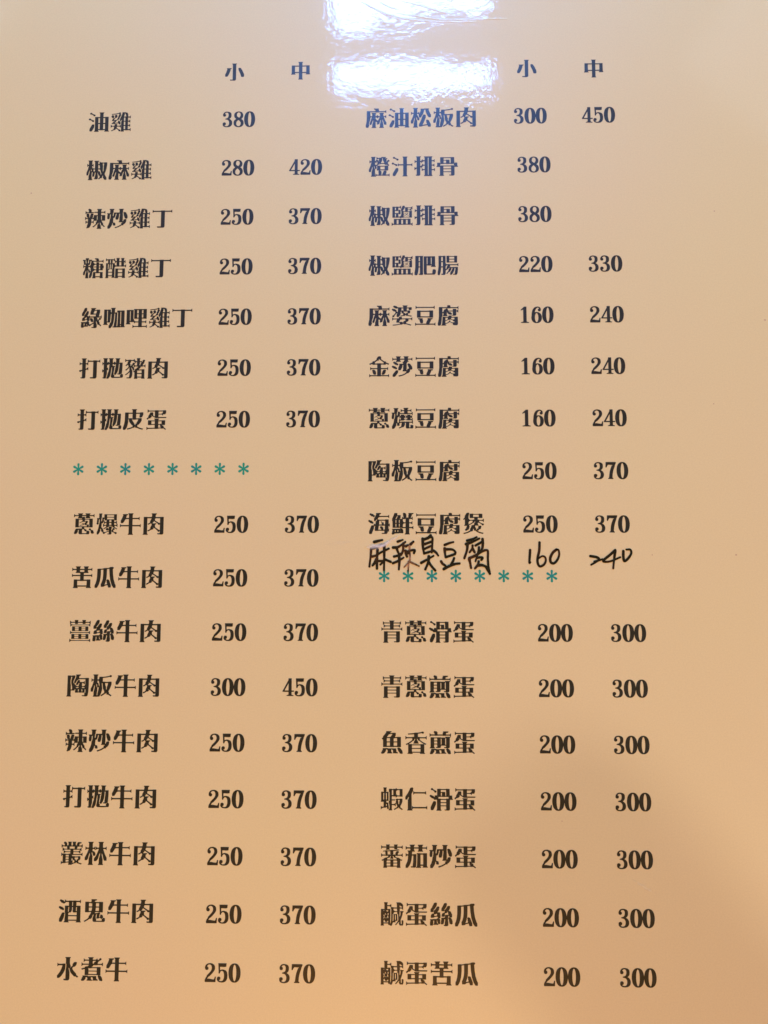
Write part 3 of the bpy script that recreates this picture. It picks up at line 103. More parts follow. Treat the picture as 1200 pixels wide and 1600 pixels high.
 '鬼':'243,-8 246,-2 245,22 235,27 225,28 224,28 223,45 213,59 194,59 193,57 193,47 190,37 185,34 182,35 182,36 185,49 185,58 189,61 192,68 190,74 183,80 187,81 217,81 220,83 220,182 219,185 180,186 175,183 147,183 145,184 142,185 133,186 131,188 132,195 133,196 145,197 153,207 153,209 152,211 97,211 93,211 93,209 93,206 96,201 94,195 94,185 92,183 71,183 66,186 30,186 28,185 28,82 30,81 66,81 71,84 90,84 93,83 94,82 82,58 69,42 68,29 67,27 49,12 18,-5 18,-7 25,-15 27,-15 29,-15 65,6 77,15 89,15 92,16 103,26 114,57 116,58 118,59 121,58 122,55 111,25 111,9 112,-3 118,-11 130,-14 149,-14 153,-13 208,-13 213,-14 231,-14 235,-13|210,0 209,-2 207,-2 155,-2 152,-1 151,2 151,18 150,19 147,20 146,22 146,45 149,58 152,60 157,65 158,65 158,64 155,47 154,34 151,29 153,20 156,19 173,20 180,21 182,25 183,26 195,26 200,18 209,17 211,17|213,18 214,21 221,25 222,23 220,18 215,18|178,81 169,77 162,76 159,74 136,74 134,75 137,81 143,84 175,84 177,83|102,128 102,120 98,98 92,95 72,95 69,96 69,125 70,128 99,129|141,96 141,98 144,127 145,128 174,129 177,128 177,98 177,95 144,95|69,171 72,172 91,172 95,170 102,169 103,167 103,145 102,140 99,139 70,139 69,142|177,171 177,142 177,139 147,139 144,140 144,168 145,171 174,172',
 '水':'97,211 96,209 96,207 104,196 104,149 105,147 108,145 109,143 109,115 104,85 104,0 104,-2 102,-2 82,-3 82,-5 86,-17 88,-17 102,-18 107,-19 128,-19 139,-14 144,-8 146,-2 147,5 147,62 136,96 136,105 137,108 138,106 144,96 150,76 155,63 166,49 194,22 197,21 211,21 228,10 230,10 239,20 239,23 219,35 218,38 218,48 193,72 177,93 176,96 177,107 183,113 186,115 199,116 217,134 218,143 222,151 222,155 221,158 217,162 212,164 192,162 176,142 175,125 168,118 162,117 160,112 156,109 153,113 153,115 155,117 160,117 161,118 151,138 147,151 147,196 155,207 155,210 152,211|15,5 35,5 38,6 43,11 46,13 62,28 83,58 96,85 99,97 101,118 101,143 99,146 97,147 80,147 70,146 65,144 30,144 24,146 18,154 16,154 14,153 14,122 15,119 18,119 24,127 29,129 65,129 67,129 68,127 57,93 41,63 21,37 14,32 14,8',
 '煮':'235,-19 239,-15 239,-10 239,-7 235,-1 234,10 218,31 215,32 208,32 205,35 215,36 216,38 216,115 213,116 178,116 173,114 170,114 122,114 119,115 120,117 134,124 136,132 142,136 147,134 179,134 185,137 220,137 229,133 235,125 239,125 240,127 240,157 239,160 235,160 229,151 221,148 185,148 183,150 183,152 186,155 186,163 187,165 207,180 216,182 222,187 224,193 221,200 213,204 208,204 204,202 200,198 196,190 188,183 187,184 185,190 179,191 179,199 177,201 174,200 168,192 158,188 131,188 130,190 130,197 138,208 138,211 136,212 81,212 80,210 80,207 89,197 89,189 87,188 53,188 43,191 37,200 33,200 33,198 33,168 34,165 37,165 43,173 52,177 86,177 88,176 89,175 89,151 87,148 30,148 21,152 15,160 12,160 11,159 11,127 12,125 15,125 22,133 31,137 86,137 88,136 90,134 89,133 82,129 80,123 62,122 48,117 47,115 47,111 45,110 12,101 10,99 15,89 17,88 44,95 47,95 47,37 50,36 84,36 90,38 172,38 177,36 194,35 195,35 188,28 187,24 187,21 189,17 193,13 194,4 208,-18 210,-19 217,-19 226,-22 231,-21|190,-15 189,-11 182,-3 175,-2 173,0 173,11 171,18 174,24 173,27 120,27 114,26 85,26 83,27 81,30 79,31 35,32 25,31 24,27 27,23 27,21 18,8 17,1 12,-5 10,-10 12,-16 15,-19 19,-21 25,-21 31,-20 40,-19 49,-11 59,3 60,15 62,16 68,16 70,15 73,12 77,11 77,10 77,-4 70,-13 70,-17 71,-18 127,-19 128,-17 127,-13 121,-5 117,-3 116,-2 116,15 120,19 126,13 134,13 135,12 137,-5 132,-13 132,-15 133,-17 187,-17 189,-17|88,70 89,72 91,72 173,72 175,69 175,48 174,47 172,47 89,47 88,50|81,104 86,105 91,103 115,103 122,105 173,105 175,102 175,82 174,80 172,80 89,80 88,82 87,101 86,102 82,103|163,175 162,172 158,171 145,161 144,153 142,151 137,148 130,152 130,173 131,176 158,177',
 '松':'31,-22 85,-22 87,-20 87,-17 79,-6 79,62 78,64 75,65 74,67 68,88 68,102 69,103 70,102 76,89 79,80 79,72 84,65 92,64 99,64 103,67 104,75 104,93 102,96 97,97 95,99 87,118 83,123 80,126 79,139 80,141 86,142 92,139 98,132 98,130 96,125 96,118 98,108 104,98 108,96 122,97 128,105 138,128 143,130 148,140 159,172 160,187 166,188 170,190 173,190 175,188 176,172 186,143 198,120 211,100 213,98 215,98 234,98 237,99 239,104 239,128 225,155 215,179 211,193 216,200 215,204 162,204 156,202 117,201 116,198 120,192 121,188 116,170 108,148 105,144 104,146 104,164 103,166 99,165 92,157 85,154 81,155 80,156 79,196 80,198 87,207 87,210 87,211 33,212 30,211 30,207 39,196 39,158 35,155 25,155 18,157 12,166 8,166 8,163 8,132 9,130 12,130 18,139 25,142 35,142 37,139 30,113 20,87 5,57 5,33 6,29 8,27 27,27 30,28 37,52 42,75 48,92 49,94 50,93 50,76 49,70 39,28 39,-6 30,-17 30,-20|162,132 153,130 148,129 146,127 136,104 124,68 114,45 99,15 99,-10 102,-11 122,-11 140,-7 143,-3 191,4 200,2 205,-13 207,-14 228,-14 235,-11 237,-8 237,15 230,30 211,67 203,68 197,70 190,70 186,68 182,65 181,60 181,57 184,51 184,39 192,21 192,17 147,11 142,12 142,14 153,35 165,64 178,98 178,125 169,131',
 '橙':'242,-21 242,10 242,13 238,13 232,5 224,2 202,2 199,3 199,6 206,20 206,43 205,46 198,48 179,47 177,47 162,15 161,3 159,2 144,2 142,3 142,5 148,7 149,9 149,34 143,46 135,47 132,49 137,52 139,52 183,52 190,50 224,50 226,51 227,103 228,105 232,104 239,113 238,115 224,127 224,150 225,152 233,152 239,156 241,160 242,163 241,167 239,170 233,174 225,174 218,170 215,161 213,160 211,161 206,170 206,179 208,182 217,188 217,190 209,198 200,190 198,190 195,198 200,205 200,208 198,209 147,209 145,208 146,203 145,201 133,201 124,200 121,198 114,198 110,198 102,201 96,209 93,210 92,209 91,207 91,175 85,170 80,163 75,161 74,163 74,197 81,207 81,211 78,212 27,211 26,210 26,207 34,197 34,163 32,160 27,160 20,163 14,171 10,170 10,137 11,135 14,135 21,144 28,147 32,146 32,143 26,118 17,93 4,63 3,58 3,38 5,33 8,33 26,33 30,47 37,75 43,93 44,95 45,94 45,75 39,48 34,30 34,-6 26,-17 26,-21 29,-22 82,-22 84,-20 90,-13 97,-10 101,-10 115,-10 119,-12 122,-12 139,-12 144,-10 160,-10 163,-12 167,-12 196,-12 201,-10 223,-10 232,-13 238,-21 240,-22|95,106 97,104 99,97 99,74 96,68 96,51 98,50 117,50 119,49 114,43 113,38 114,32 115,17 117,3 115,2 97,2 89,5 84,13 80,14 79,12 79,-8 78,-11 75,-9 74,-5 74,70 75,70 82,69 86,70 90,72 93,75 94,82 91,89 90,103|136,94 139,95 185,95 186,92 186,63 183,63 137,63 136,66|63,105 67,98 71,89 68,80 70,76 72,72 72,71 68,71 66,73 63,90 63,102|100,108 111,118 123,119 130,124 140,124 143,127 147,127 177,127 185,123 192,115 195,115 197,119 202,116 215,116 222,110 223,108 221,108 188,107 185,105 182,105 138,105 133,107 103,108|100,153 101,150 101,128 98,125 90,118 87,116 84,115 80,120 75,121 74,122 74,145 75,145 79,144 86,136 89,135 91,137 91,153 92,154|126,133 127,131 126,125 125,124 121,125 121,127|158,194 163,194 164,193 164,180 166,169 181,141 180,139 177,138 145,138 142,139 143,142 150,154 157,170 156,192 156,193|209,159 209,157 205,154 203,155 202,157 202,158 203,160 208,160|116,163 117,164 122,164 123,163 123,161 122,158 120,158 117,161|122,185 120,178 113,164 111,165 109,170 105,174 98,177 98,178 101,182 105,184 111,186 120,186|193,187 190,184 188,185 189,187',
 '汁':'132,-22 187,-22 189,-20 189,-17 182,-8 181,-6 182,106 185,107 228,107 234,104 240,97 243,96 244,98 244,129 243,132 240,131 234,123 229,121 184,121 182,122 181,195 182,198 189,207 189,210 188,211 133,211 130,210 131,207 138,197 139,195 139,125 138,122 92,121 88,123 82,131 78,132 77,130 77,99 78,97 82,97 88,105 93,107 136,107 139,105 139,-5 138,-8 130,-18 130,-20|79,75 73,77 68,77 57,76 54,74 43,54 20,14 19,1 18,-4 18,-8 20,-13 23,-16 29,-17 45,-17 47,-15 50,-10 82,45 82,68 81,73|7,134 7,127 11,121 17,119 22,119 27,120 29,120 46,111 50,104 54,101 59,100 65,101 69,103 72,108 73,114 71,118 68,120 61,123 53,123 33,132 28,138 24,140 20,141 14,141 9,138|85,172 86,179 82,185 77,187 68,188 54,195 47,199 43,204 40,208 34,209 29,209 25,207 21,203 20,199 20,195 22,192 25,189 32,186 40,187 42,187 59,177 63,169 67,166 72,165 78,165 82,168',
 '排':'215,-21 216,-20 216,-17 209,-8 208,-6 208,46 211,47 227,47 234,45 241,36 244,37 244,40 244,69 243,71 240,71 234,63 227,60 210,60 208,62 208,98 209,101 220,101 227,98 235,89 238,89 239,92 239,122 238,125 235,124 228,116 222,113 211,113 208,114 208,149 209,152 225,152 231,149 237,141 240,141 241,143 241,174 240,176 237,176 231,168 225,166 211,165 208,167 208,195 216,205 216,209 212,210 118,210 118,206 126,195 126,167 124,165 113,166 107,168 101,176 97,176 96,175 96,166 96,143 97,141 100,141 108,150 115,152 125,152 126,149 126,114 124,113 118,113 110,115 107,117 102,124 98,125 97,123 96,110 92,109 85,100 77,97 75,98 75,100 75,143 77,144 83,142 91,133 93,133 94,135 94,168 92,169 90,168 83,159 77,157 76,158 75,159 75,197 83,207 83,211 80,212 27,211 26,210 26,207 34,196 34,158 33,157 29,157 22,159 19,161 15,168 11,168 10,166 10,135 11,133 13,133 22,142 28,144 32,144 34,143 34,83 33,81 20,78 18,79 12,86 9,86 8,83 8,53 9,50 13,51 19,59 27,62 30,66 33,67 34,65 34,-2 33,-4 24,-3 22,-4 24,-15 37,-17 58,-17 66,-15 70,-12 72,-9 74,-3 75,5 75,78 77,80 84,82 87,81 92,73 91,40 92,37 96,38 102,45 109,48 124,49 126,47 126,-6 118,-17 118,-20 118,-21|167,196 170,195 171,192 171,-4 171,-7 168,-7 164,-6 163,-3 163,192 164,195|125,101 126,98 126,62 123,61 110,61 102,64 96,73 97,88 102,89 109,98 117,101',
 '骨':'205,199 168,199 163,197 161,197 87,197 80,199 47,199 44,198 44,137 45,135 48,134 49,133 44,132 39,134 10,134 9,132 9,100 1,90 0,87 0,85 2,84 38,84 41,83 41,-5 40,-8 33,-17 33,-20 33,-21 89,-21 90,-20 89,-17 83,-9 81,-6 81,20 82,22 84,22 167,22 169,20 168,-6 166,-7 147,-7 146,-9 149,-17 152,-17 167,-18 172,-19 192,-19 200,-17 205,-13 207,-10 209,-5 209,83 212,84 248,84 250,85 250,87 249,90 241,100 241,132 240,134 211,134 206,132 200,133 201,134 205,135 206,137 206,196|81,55 82,57 85,57 167,57 169,54 169,33 168,32 165,32 83,32 81,35|81,88 82,90 85,90 167,90 169,87 169,67 168,66 165,66 83,66 81,68|41,101 42,102 47,103 48,104 48,117 47,118 43,119 43,120 48,120 53,118 80,118 83,119 85,120 88,121 110,121 114,118 117,118 149,118 153,120 157,121 163,120 168,118 197,118 201,120 206,120 207,119 203,118 201,117 201,104 202,103 208,102 209,101 208,100 203,99 200,102 196,102 171,102 165,100 84,100 78,102 51,102 47,99 42,100|112,157 112,135 112,132 87,132 84,133 84,155 85,158 109,158|84,185 85,187 87,187 164,186 165,183 165,133 163,132 155,132 152,133 152,166 151,168 115,169 110,166 85,166 84,168',
 '鹽':'245,-22 245,12 243,13 240,12 233,4 225,1 223,2 222,55 222,57 220,57 192,57 188,55 185,55 171,55 165,57 138,57 135,55 132,55 118,55 113,58 86,57 83,55 80,55 66,55 61,57 33,57 31,55 31,1 27,0 17,4 10,13 7,13 6,11 6,-20 7,-22 8,-23 11,-22 17,-14 28,-10 33,-12 35,-12 62,-12 67,-10 82,-10 85,-12 88,-12 114,-12 120,-10 134,-10 137,-12 140,-12 167,-12 170,-10 173,-10 187,-10 192,-12 220,-12 224,-10 234,-14 241,-23 243,-23|82,0 66,0 64,2 64,42 65,45 82,45 84,43 84,3|135,0 118,0 116,2 116,42 118,45 134,45 136,43 136,3|170,0 169,3 169,43 171,45 188,45 189,42 189,2 187,0|244,202 242,203 240,202 233,194 222,189 194,189 189,192 168,192 165,192 162,190 157,189 155,190 157,194 157,206 157,208 148,210 134,210 132,209 120,182 112,167 112,163 116,161 110,152 116,147 117,138 117,113 115,110 114,98 110,95 104,87 93,84 85,84 83,85 83,109 80,113 85,114 90,111 106,111 108,112 109,138 108,143 107,160 107,162 104,162 89,162 85,160 80,161 83,165 83,185 85,187 95,187 103,183 110,175 113,175 114,178 113,210 110,210 103,202 92,198 85,198 80,200 57,200 52,198 45,198 41,200 15,200 14,196 14,72 17,71 41,71 47,74 53,73 57,71 80,71 85,73 94,73 104,69 110,62 113,61 115,62 115,69 117,70 142,71 146,73 205,73 210,71 237,71 238,74 238,145 237,148 234,148 233,150 233,173 233,175 234,175 240,167 243,167 244,168|207,80 204,79 186,79 183,80 178,79 145,80 144,82 144,107 146,108 151,105 153,107 152,108 145,113 144,115 144,138 147,139 157,139 162,137 188,137 193,139 207,139 207,137 207,114 206,113 202,115 200,113 207,106|53,84 46,84 44,85 44,111 45,114 53,114 55,112 55,87|174,93 175,91 182,84 184,86 184,88 180,92 176,94|149,88 152,87 153,87 177,106 185,101 198,90 200,90 202,92 201,94 185,107 184,110 185,113 195,125 197,128 198,130 193,131 191,131 180,117 176,114 154,126 151,126 150,125 151,123 168,113 169,109 167,105 149,91|44,150 46,151 52,151 57,149 75,149 78,149 80,151 85,151 86,150 83,148 83,147 83,128 83,126 86,123 81,123 77,125 58,125 53,123 45,123 44,126|168,133 169,130 175,126 177,125 178,127 178,128 173,132 170,133|162,181 162,180 160,178 160,176 160,147 157,146 146,146 142,148 135,148 135,151 151,178 156,181|224,149 222,148 209,148 205,146 193,146 191,148 191,158 193,160 210,160 213,157 222,154|45,187 53,187 55,186 55,163 53,160 46,160 44,162 44,185|225,178 225,177 222,172 210,166 193,166 191,168 191,179 193,181 222,181',
 '肥':'106,202 70,202 64,200 56,200 52,202 18,202 15,201 14,80 12,50 7,19 5,10 5,-14 7,-16 12,-19 33,-20 36,-18 43,0 47,16 51,43 53,65 54,68 56,69 65,69 67,67 67,1 67,-1 66,-2 52,-2 52,-5 55,-14 57,-15 66,-15 70,-17 89,-17 99,-14 104,-10 102,14 102,194 103,197 107,199 107,201|111,197 110,193 110,20 111,6 113,-9 120,-13 124,-14 143,-14 148,-13 228,-14 233,-13 243,-3 249,14 248,40 235,47 215,47 212,46 210,25 208,14 208,2 207,0 152,-1 146,1 145,18 145,90 145,92 148,92 152,92 155,90 158,90 189,90 193,92 198,92 199,92 200,90 192,79 191,76 193,75 245,74 248,75 248,80 241,88 241,91 240,197 238,197 203,197 198,195 195,195 189,197 157,197 154,197 152,195 149,195 147,195 142,197|66,129 67,127 67,83 65,81 55,81 54,84 55,128 57,129|148,182 152,182 153,180 153,108 153,106 150,105 146,105 145,108 145,180 145,182|195,182 199,182 200,180 200,108 200,106 197,105 193,105 192,108 192,180 192,182|66,187 67,185 67,143 65,141 56,141 54,144 55,186 57,187',
 '腸':'19,200 18,197 18,84 15,48 8,10 8,-13 9,-16 17,-21 28,-21 31,-19 38,-1 43,20 48,64 50,67 53,67 65,67 67,66 67,0 67,-3 65,-4 51,-4 49,-5 51,-15 52,-17 64,-17 69,-19 82,-19 89,-17 94,-14 97,-9 99,1 100,33 101,34 105,33 115,43 124,44 133,57 142,60 145,60 146,58 141,56 131,41 130,28 129,26 115,9 105,0 106,-2 112,-7 115,-8 121,-3 135,14 144,15 146,16 155,28 162,42 165,50 165,59 167,60 175,60 176,59 176,57 172,45 168,36 151,8 150,-3 148,-8 150,-12 151,-17 152,-18 166,-18 177,-4 189,15 198,35 200,47 201,58 203,60 207,60 209,58 209,48 203,10 202,-5 200,-6 183,-7 182,-8 183,-15 185,-16 201,-17 205,-18 217,-18 221,-17 226,-14 232,-4 236,14 239,45 239,70 238,72 212,72 206,70 203,70 198,72 178,72 173,70 167,70 162,72 148,72 144,70 140,70 140,72 147,73 150,80 150,91 152,92 225,92 233,89 240,81 243,80 244,83 244,115 240,116 233,107 224,104 153,104 148,106 126,106 123,106 120,104 117,104 108,106 105,108 99,117 99,200 97,201 70,201 65,198 53,198 47,201|100,48 99,51 100,80 107,89 115,92 120,92 121,90 120,88 110,69 109,57 103,50|65,127 67,125 67,82 65,80 51,80 50,81 49,83 50,126 52,127|230,123 231,197 230,200 200,201 196,198 193,198 144,198 138,201 112,201 109,200 109,125 110,122 138,122 143,124 145,124 195,124 201,122 228,122|141,156 144,157 196,157 197,155 197,135 195,134 143,134 141,137|65,186 67,183 67,142 65,140 52,140 50,143 50,185 52,186|141,188 144,189 196,189 197,187 197,167 195,166 143,166 141,168',
 '婆':'239,75 238,77 235,76 228,68 218,64 199,64 194,66 165,66 162,66 157,64 125,64 123,65 122,78 121,80 112,83 95,83 90,81 87,78 86,68 85,66 68,66 63,64 35,64 31,64 23,67 16,76 13,77 12,76 11,73 11,43 12,41 16,41 22,50 32,53 64,54 65,53 65,51 60,43 60,32 55,25 55,24 59,22 60,18 62,17 68,16 93,16 97,15 97,13 97,5 93,3 65,-2 18,-6 16,-7 16,-8 19,-15 21,-17 55,-14 99,-6 122,-6 129,-3 130,-2 130,3 137,5 138,4 139,1 141,0 148,-2 169,-2 194,-9 215,-17 218,-17 228,-10 229,-9 229,-8 200,2 172,9 171,12 171,23 173,24 183,25 190,32 197,40 197,52 198,54 219,53 228,50 235,41 238,41 239,44|160,53 160,38 158,37 148,36 139,29 137,27 138,20 136,18 130,19 129,23 127,24 119,26 97,25 93,26 92,28 93,32 100,40 100,48 102,50 120,51 125,54 157,54|233,92 233,94 232,95 207,99 194,102 192,104 192,117 193,120 195,121 207,121 215,128 216,145 217,148 215,154 213,155 188,155 183,153 180,153 178,153 177,155 178,176 180,178 198,178 199,175 199,162 201,160 208,159 230,159 233,166 233,190 230,191 210,191 200,190 197,188 179,188 178,190 178,197 186,207 186,210 185,212 130,212 129,210 129,207 137,197 137,190 135,188 119,188 114,191 77,191 72,195 66,198 62,203 57,206 53,207 45,207 41,209 36,210 32,210 28,208 25,205 23,201 23,198 24,194 27,190 35,187 41,181 47,178 55,178 59,176 64,174 70,176 76,180 77,179 77,165 76,147 74,138 73,136 68,141 61,144 63,152 60,158 52,163 48,167 43,170 37,172 31,172 25,175 20,176 15,175 12,173 8,168 8,162 12,156 20,152 24,148 28,145 35,143 40,143 48,138 47,133 48,127 47,125 27,102 17,99 13,94 12,90 13,85 15,82 20,79 27,78 34,82 37,86 37,93 40,97 59,120 67,122 68,120 61,107 62,82 64,81 81,81 87,84 97,95 106,111 110,121 108,129 109,137 110,142 112,143 114,142 117,138 117,128 119,122 122,121 133,121 135,119 135,104 133,102 103,95 103,92 107,86 123,88 139,93 157,93 159,95 160,100 163,102 168,100 168,95 169,93 187,93 210,87 225,84 229,85|137,142 142,143 147,141 173,141 176,141 178,143 183,143 185,142 184,128 182,126 169,126 168,124 168,117 165,115 163,115 160,117 160,124 158,126 145,127 144,128 143,140 138,141|111,153 112,155 115,155 117,157 117,175 118,178 135,178 137,177 138,157 139,155 143,155 143,153 138,153 135,155 132,155 121,155 117,153',
 '豆':'10,-19 12,-20 14,-20 21,-12 29,-9 132,-9 138,-11 168,-11 171,-11 175,-9 220,-9 228,-11 235,-20 238,-21 240,-20 240,-18 240,13 238,15 235,15 229,7 222,4 173,4 173,6 173,8 188,36 189,49 191,50 202,51 209,59 210,63 207,65 162,66 152,65 150,64 149,62 153,55 153,53 136,17 136,6 135,4 29,4 21,7 15,15 12,15 10,13|41,65 41,60 48,52 58,50 60,49 60,36 69,11 77,10 83,8 88,7 94,9 101,14 101,40 95,56 97,61 97,65 44,66|215,72 215,150 214,153 175,153 171,151 168,151 76,151 70,153 34,153 32,152 31,75 32,72 70,71 75,74 77,74 170,74 176,71 212,71|73,136 77,137 171,137 172,134 172,87 169,86 74,87 73,90|16,204 16,173 16,172 18,171 21,172 27,179 37,182 213,182 222,179 229,171 232,171 233,173 233,203 233,205 231,206 228,205 222,197 213,194 35,194 27,197 20,206 17,206',
 '腐':'12,-20 15,-21 35,-20 37,-18 45,2 47,15 51,46 52,78 53,80 58,81 59,83 60,119 61,122 65,118 70,120 71,118 70,102 62,91 62,88 63,87 115,86 118,87 118,91 110,100 109,103 110,150 111,128 115,126 118,118 126,113 130,109 134,106 140,105 145,104 153,102 160,103 166,107 167,110 167,114 165,120 157,125 154,129 150,132 145,133 138,133 127,137 134,140 175,140 176,137 176,102 174,100 165,100 164,98 165,95 167,93 175,93 178,91 201,91 209,94 213,97 215,100 216,105 216,137 217,139 227,136 234,127 237,127 239,128 239,160 237,163 234,162 228,154 217,150 216,152 216,167 214,169 178,169 176,167 176,152 175,150 133,149 121,155 120,158 121,163 119,168 114,174 108,175 100,173 94,166 86,165 71,148 70,136 63,131 61,131 60,137 60,175 61,177 110,177 115,175 148,175 153,177 220,177 230,174 236,166 238,165 241,166 241,168 241,200 239,201 237,200 230,192 222,189 153,189 151,191 150,202 145,210 143,211 123,211 115,210 114,208 113,191 112,189 63,189 57,191 20,191 19,188 19,81 16,52 10,20 6,9 6,-14 7,-16|45,-19 48,-20 101,-20 102,-18 102,-16 94,-5 94,0 98,-2 112,3 123,8 140,20 171,7 175,0 180,-5 176,-6 175,-7 177,-13 178,-15 192,-15 197,-17 216,-17 222,-16 228,-14 232,-8 234,2 233,79 231,80 197,80 192,78 165,78 163,80 163,93 162,94 159,94 129,94 128,93 125,81 121,80 117,78 95,78 90,80 62,80 60,73 59,50 54,-4 46,-15|194,18 192,17 183,18 175,15 173,15 148,25 148,29 150,35 149,37 138,37 136,36 130,27 121,18 106,10 95,7 93,9 93,32 94,34 97,33 110,37 127,45 142,45 147,48 152,49 175,39 179,32 183,29 188,27 193,27 194,25|94,41 93,43 94,68 97,69 118,68 119,64 119,53 118,51 114,48 103,43|193,68 194,52 192,50 187,50 178,46 159,54 157,56 157,61 158,65 165,69 191,69',
 '金':'237,-21 237,11 236,14 232,13 227,5 218,2 149,2 146,3 146,65 147,68 207,69 215,66 222,57 225,57 226,61 226,90 225,93 221,92 215,84 208,81 147,82 146,85 146,119 148,120 172,120 177,118 198,118 200,119 201,127 202,129 229,117 231,119 238,129 236,131 213,140 202,146 201,148 200,154 199,155 182,157 154,176 148,183 147,207 140,212 136,214 131,215 122,212 113,211 97,192 96,178 89,172 72,159 53,157 49,154 49,147 47,144 13,130 13,127 21,116 47,127 49,125 49,119 51,118 75,118 80,120 100,120 102,120 103,117 103,84 102,81 42,81 35,84 28,93 25,92 24,89 24,60 26,57 29,58 35,66 43,69 100,69 103,68 103,3 100,2 32,2 24,5 18,13 15,14 13,13 13,10 13,-19 14,-21 18,-21 25,-13 35,-10 100,-10 105,-12 108,-12 143,-12 148,-10 217,-10 227,-13 233,-22|158,8 163,5 168,5 176,8 182,8 183,10 198,32 199,43 202,48 203,52 202,57 199,61 195,63 190,64 181,61 173,61 172,60 159,36 159,27 153,18 154,12|86,8 90,12 92,17 90,24 90,38 84,49 76,60 69,61 60,64 56,63 52,62 47,57 46,51 50,43 51,32 61,10 63,9 69,9 77,6 82,6|78,134 78,143 80,146 104,164 118,165 124,170 125,171 121,173 121,177 123,180 125,182 129,179 131,172 140,171 153,160 173,146 175,143 175,134 173,133 148,133 142,135 106,135 100,133 80,133',
 '莎':'77,54 67,56 54,54 19,12 18,9 17,1 14,-7 18,-17 27,-18 42,-17 54,-3 77,27 78,37 80,44|12,197 12,163 13,162 16,162 22,170 30,173 59,174 61,172 60,165 52,154 52,151 54,149 108,150 110,151 110,154 101,165 101,172 102,173 145,174 147,172 147,164 140,155 138,150 137,149 128,149 126,148 127,144 134,135 134,130 133,129 91,128 89,127 89,124 93,118 93,116 87,100 80,83 79,58 80,56 83,55 103,55 106,56 114,68 125,90 127,99 128,113 130,114 135,114 136,112 136,102 134,91 134,59 127,48 127,44 129,43 168,43 169,41 169,34 154,20 124,7 83,-3 82,-5 88,-16 133,-5 168,12 178,21 192,22 208,37 212,45 213,57 216,62 218,63 223,61 229,61 233,63 237,67 239,72 238,78 237,92 233,100 213,128 205,130 200,132 195,132 190,131 186,128 183,125 183,120 184,116 188,111 189,102 196,89 201,78 193,73 184,72 178,56 177,56 172,60 175,73 175,135 182,144 184,149 195,150 197,152 196,155 189,164 189,173 192,174 221,174 228,170 235,162 238,162 239,165 239,195 238,197 235,197 228,189 221,186 191,186 189,187 189,197 196,207 197,210 196,212 141,212 139,211 139,208 147,197 147,188 147,186 103,186 101,188 101,197 110,207 110,210 109,211 56,212 53,211 52,209 53,207 60,197 61,188 59,186 30,186 22,189 16,197 13,197|7,100 7,94 9,89 13,86 20,84 25,78 30,74 35,73 43,73 48,68 55,66 62,68 67,73 68,78 65,85 61,88 54,90 50,96 44,100 40,101 32,101 26,106 20,107 12,105|23,146 22,140 24,135 28,131 35,129 39,122 43,119 50,117 55,117 61,112 67,110 75,112 80,117 81,122 79,128 76,131 68,134 64,141 60,144 53,146 48,146 42,151 35,153 28,151',
 '燒':'10,-19 12,-20 30,-20 34,-18 45,-4 54,12 57,18 57,25 60,42 62,41 67,35 65,22 66,18 68,14 70,13 85,12 92,14 95,20 95,25 93,33 94,38 98,43 107,46 117,46 118,44 115,28 113,23 112,8 111,6 102,0 85,-7 84,-8 90,-17 113,-9 121,-3 135,-3 142,2 153,22 155,31 155,44 156,46 158,46 162,46 164,44 163,5 164,-7 168,-14 174,-17 181,-17 200,-17 206,-15 213,-15 217,-17 237,-17 242,-16 246,-12 248,-8 248,17 247,19 238,23 216,23 215,20 214,-4 212,-5 205,-5 203,-3 203,43 203,46 225,46 233,43 240,34 242,34 244,35 244,67 241,72 241,95 240,97 236,97 235,98 235,128 234,130 230,130 225,122 219,120 218,122 217,135 216,137 180,137 179,135 179,123 177,121 175,122 170,130 166,130 165,127 165,96 167,95 169,95 175,103 178,104 179,102 179,86 177,84 163,84 161,81 161,77 162,75 177,75 181,73 215,73 219,75 221,75 232,70 235,64 232,61 222,58 205,58 200,60 167,60 162,58 159,58 156,58 153,60 123,60 120,60 116,58 108,58 98,60 96,63 98,66 109,71 129,71 143,73 145,74 147,78 155,79 157,82 156,87 148,86 146,87 146,102 147,104 148,103 155,95 158,95 159,97 159,128 158,130 154,130 149,122 147,121 146,123 146,135 144,137 110,137 108,135 107,122 107,121 105,121 103,122 96,132 100,143 142,144 147,141 181,141 183,141 188,144 219,144 230,140 237,131 239,131 241,132 241,163 240,167 236,166 230,158 220,154 188,154 185,155 185,173 187,176 208,176 217,172 223,164 225,163 227,164 227,198 225,199 223,199 217,191 208,187 187,186 185,188 185,197 193,208 192,211 189,212 137,211 136,210 136,207 144,197 144,188 142,186 128,186 123,188 117,190 110,199 107,199 106,196 106,164 108,163 110,164 117,172 125,175 128,176 143,176 144,173 144,155 141,154 100,154 99,155 99,164 95,168 89,171 82,171 77,168 75,166 74,162 74,154 71,132 69,129 64,127 63,128 63,137 67,167 73,170 73,194 81,204 82,208 78,209 29,209 26,208 26,204 34,193 34,162 32,159 7,159 4,158 4,155 10,147 11,144 6,118 5,97 7,92 13,88 19,87 28,90 31,96 33,108 35,122 36,144 40,145 43,144 44,127 41,106 38,93 37,91 34,89 33,87 28,52 17,22 9,8 9,-16|72,50 70,53 70,65 73,105 81,109 86,111 92,120 92,118 93,96 95,94 97,95 103,103 107,104 107,102 107,83 105,82 99,83 92,92 88,93 88,90 87,73 86,68 86,50 85,49|218,105 224,103 230,96 233,93 230,89 220,84 218,85 218,87 218,103',
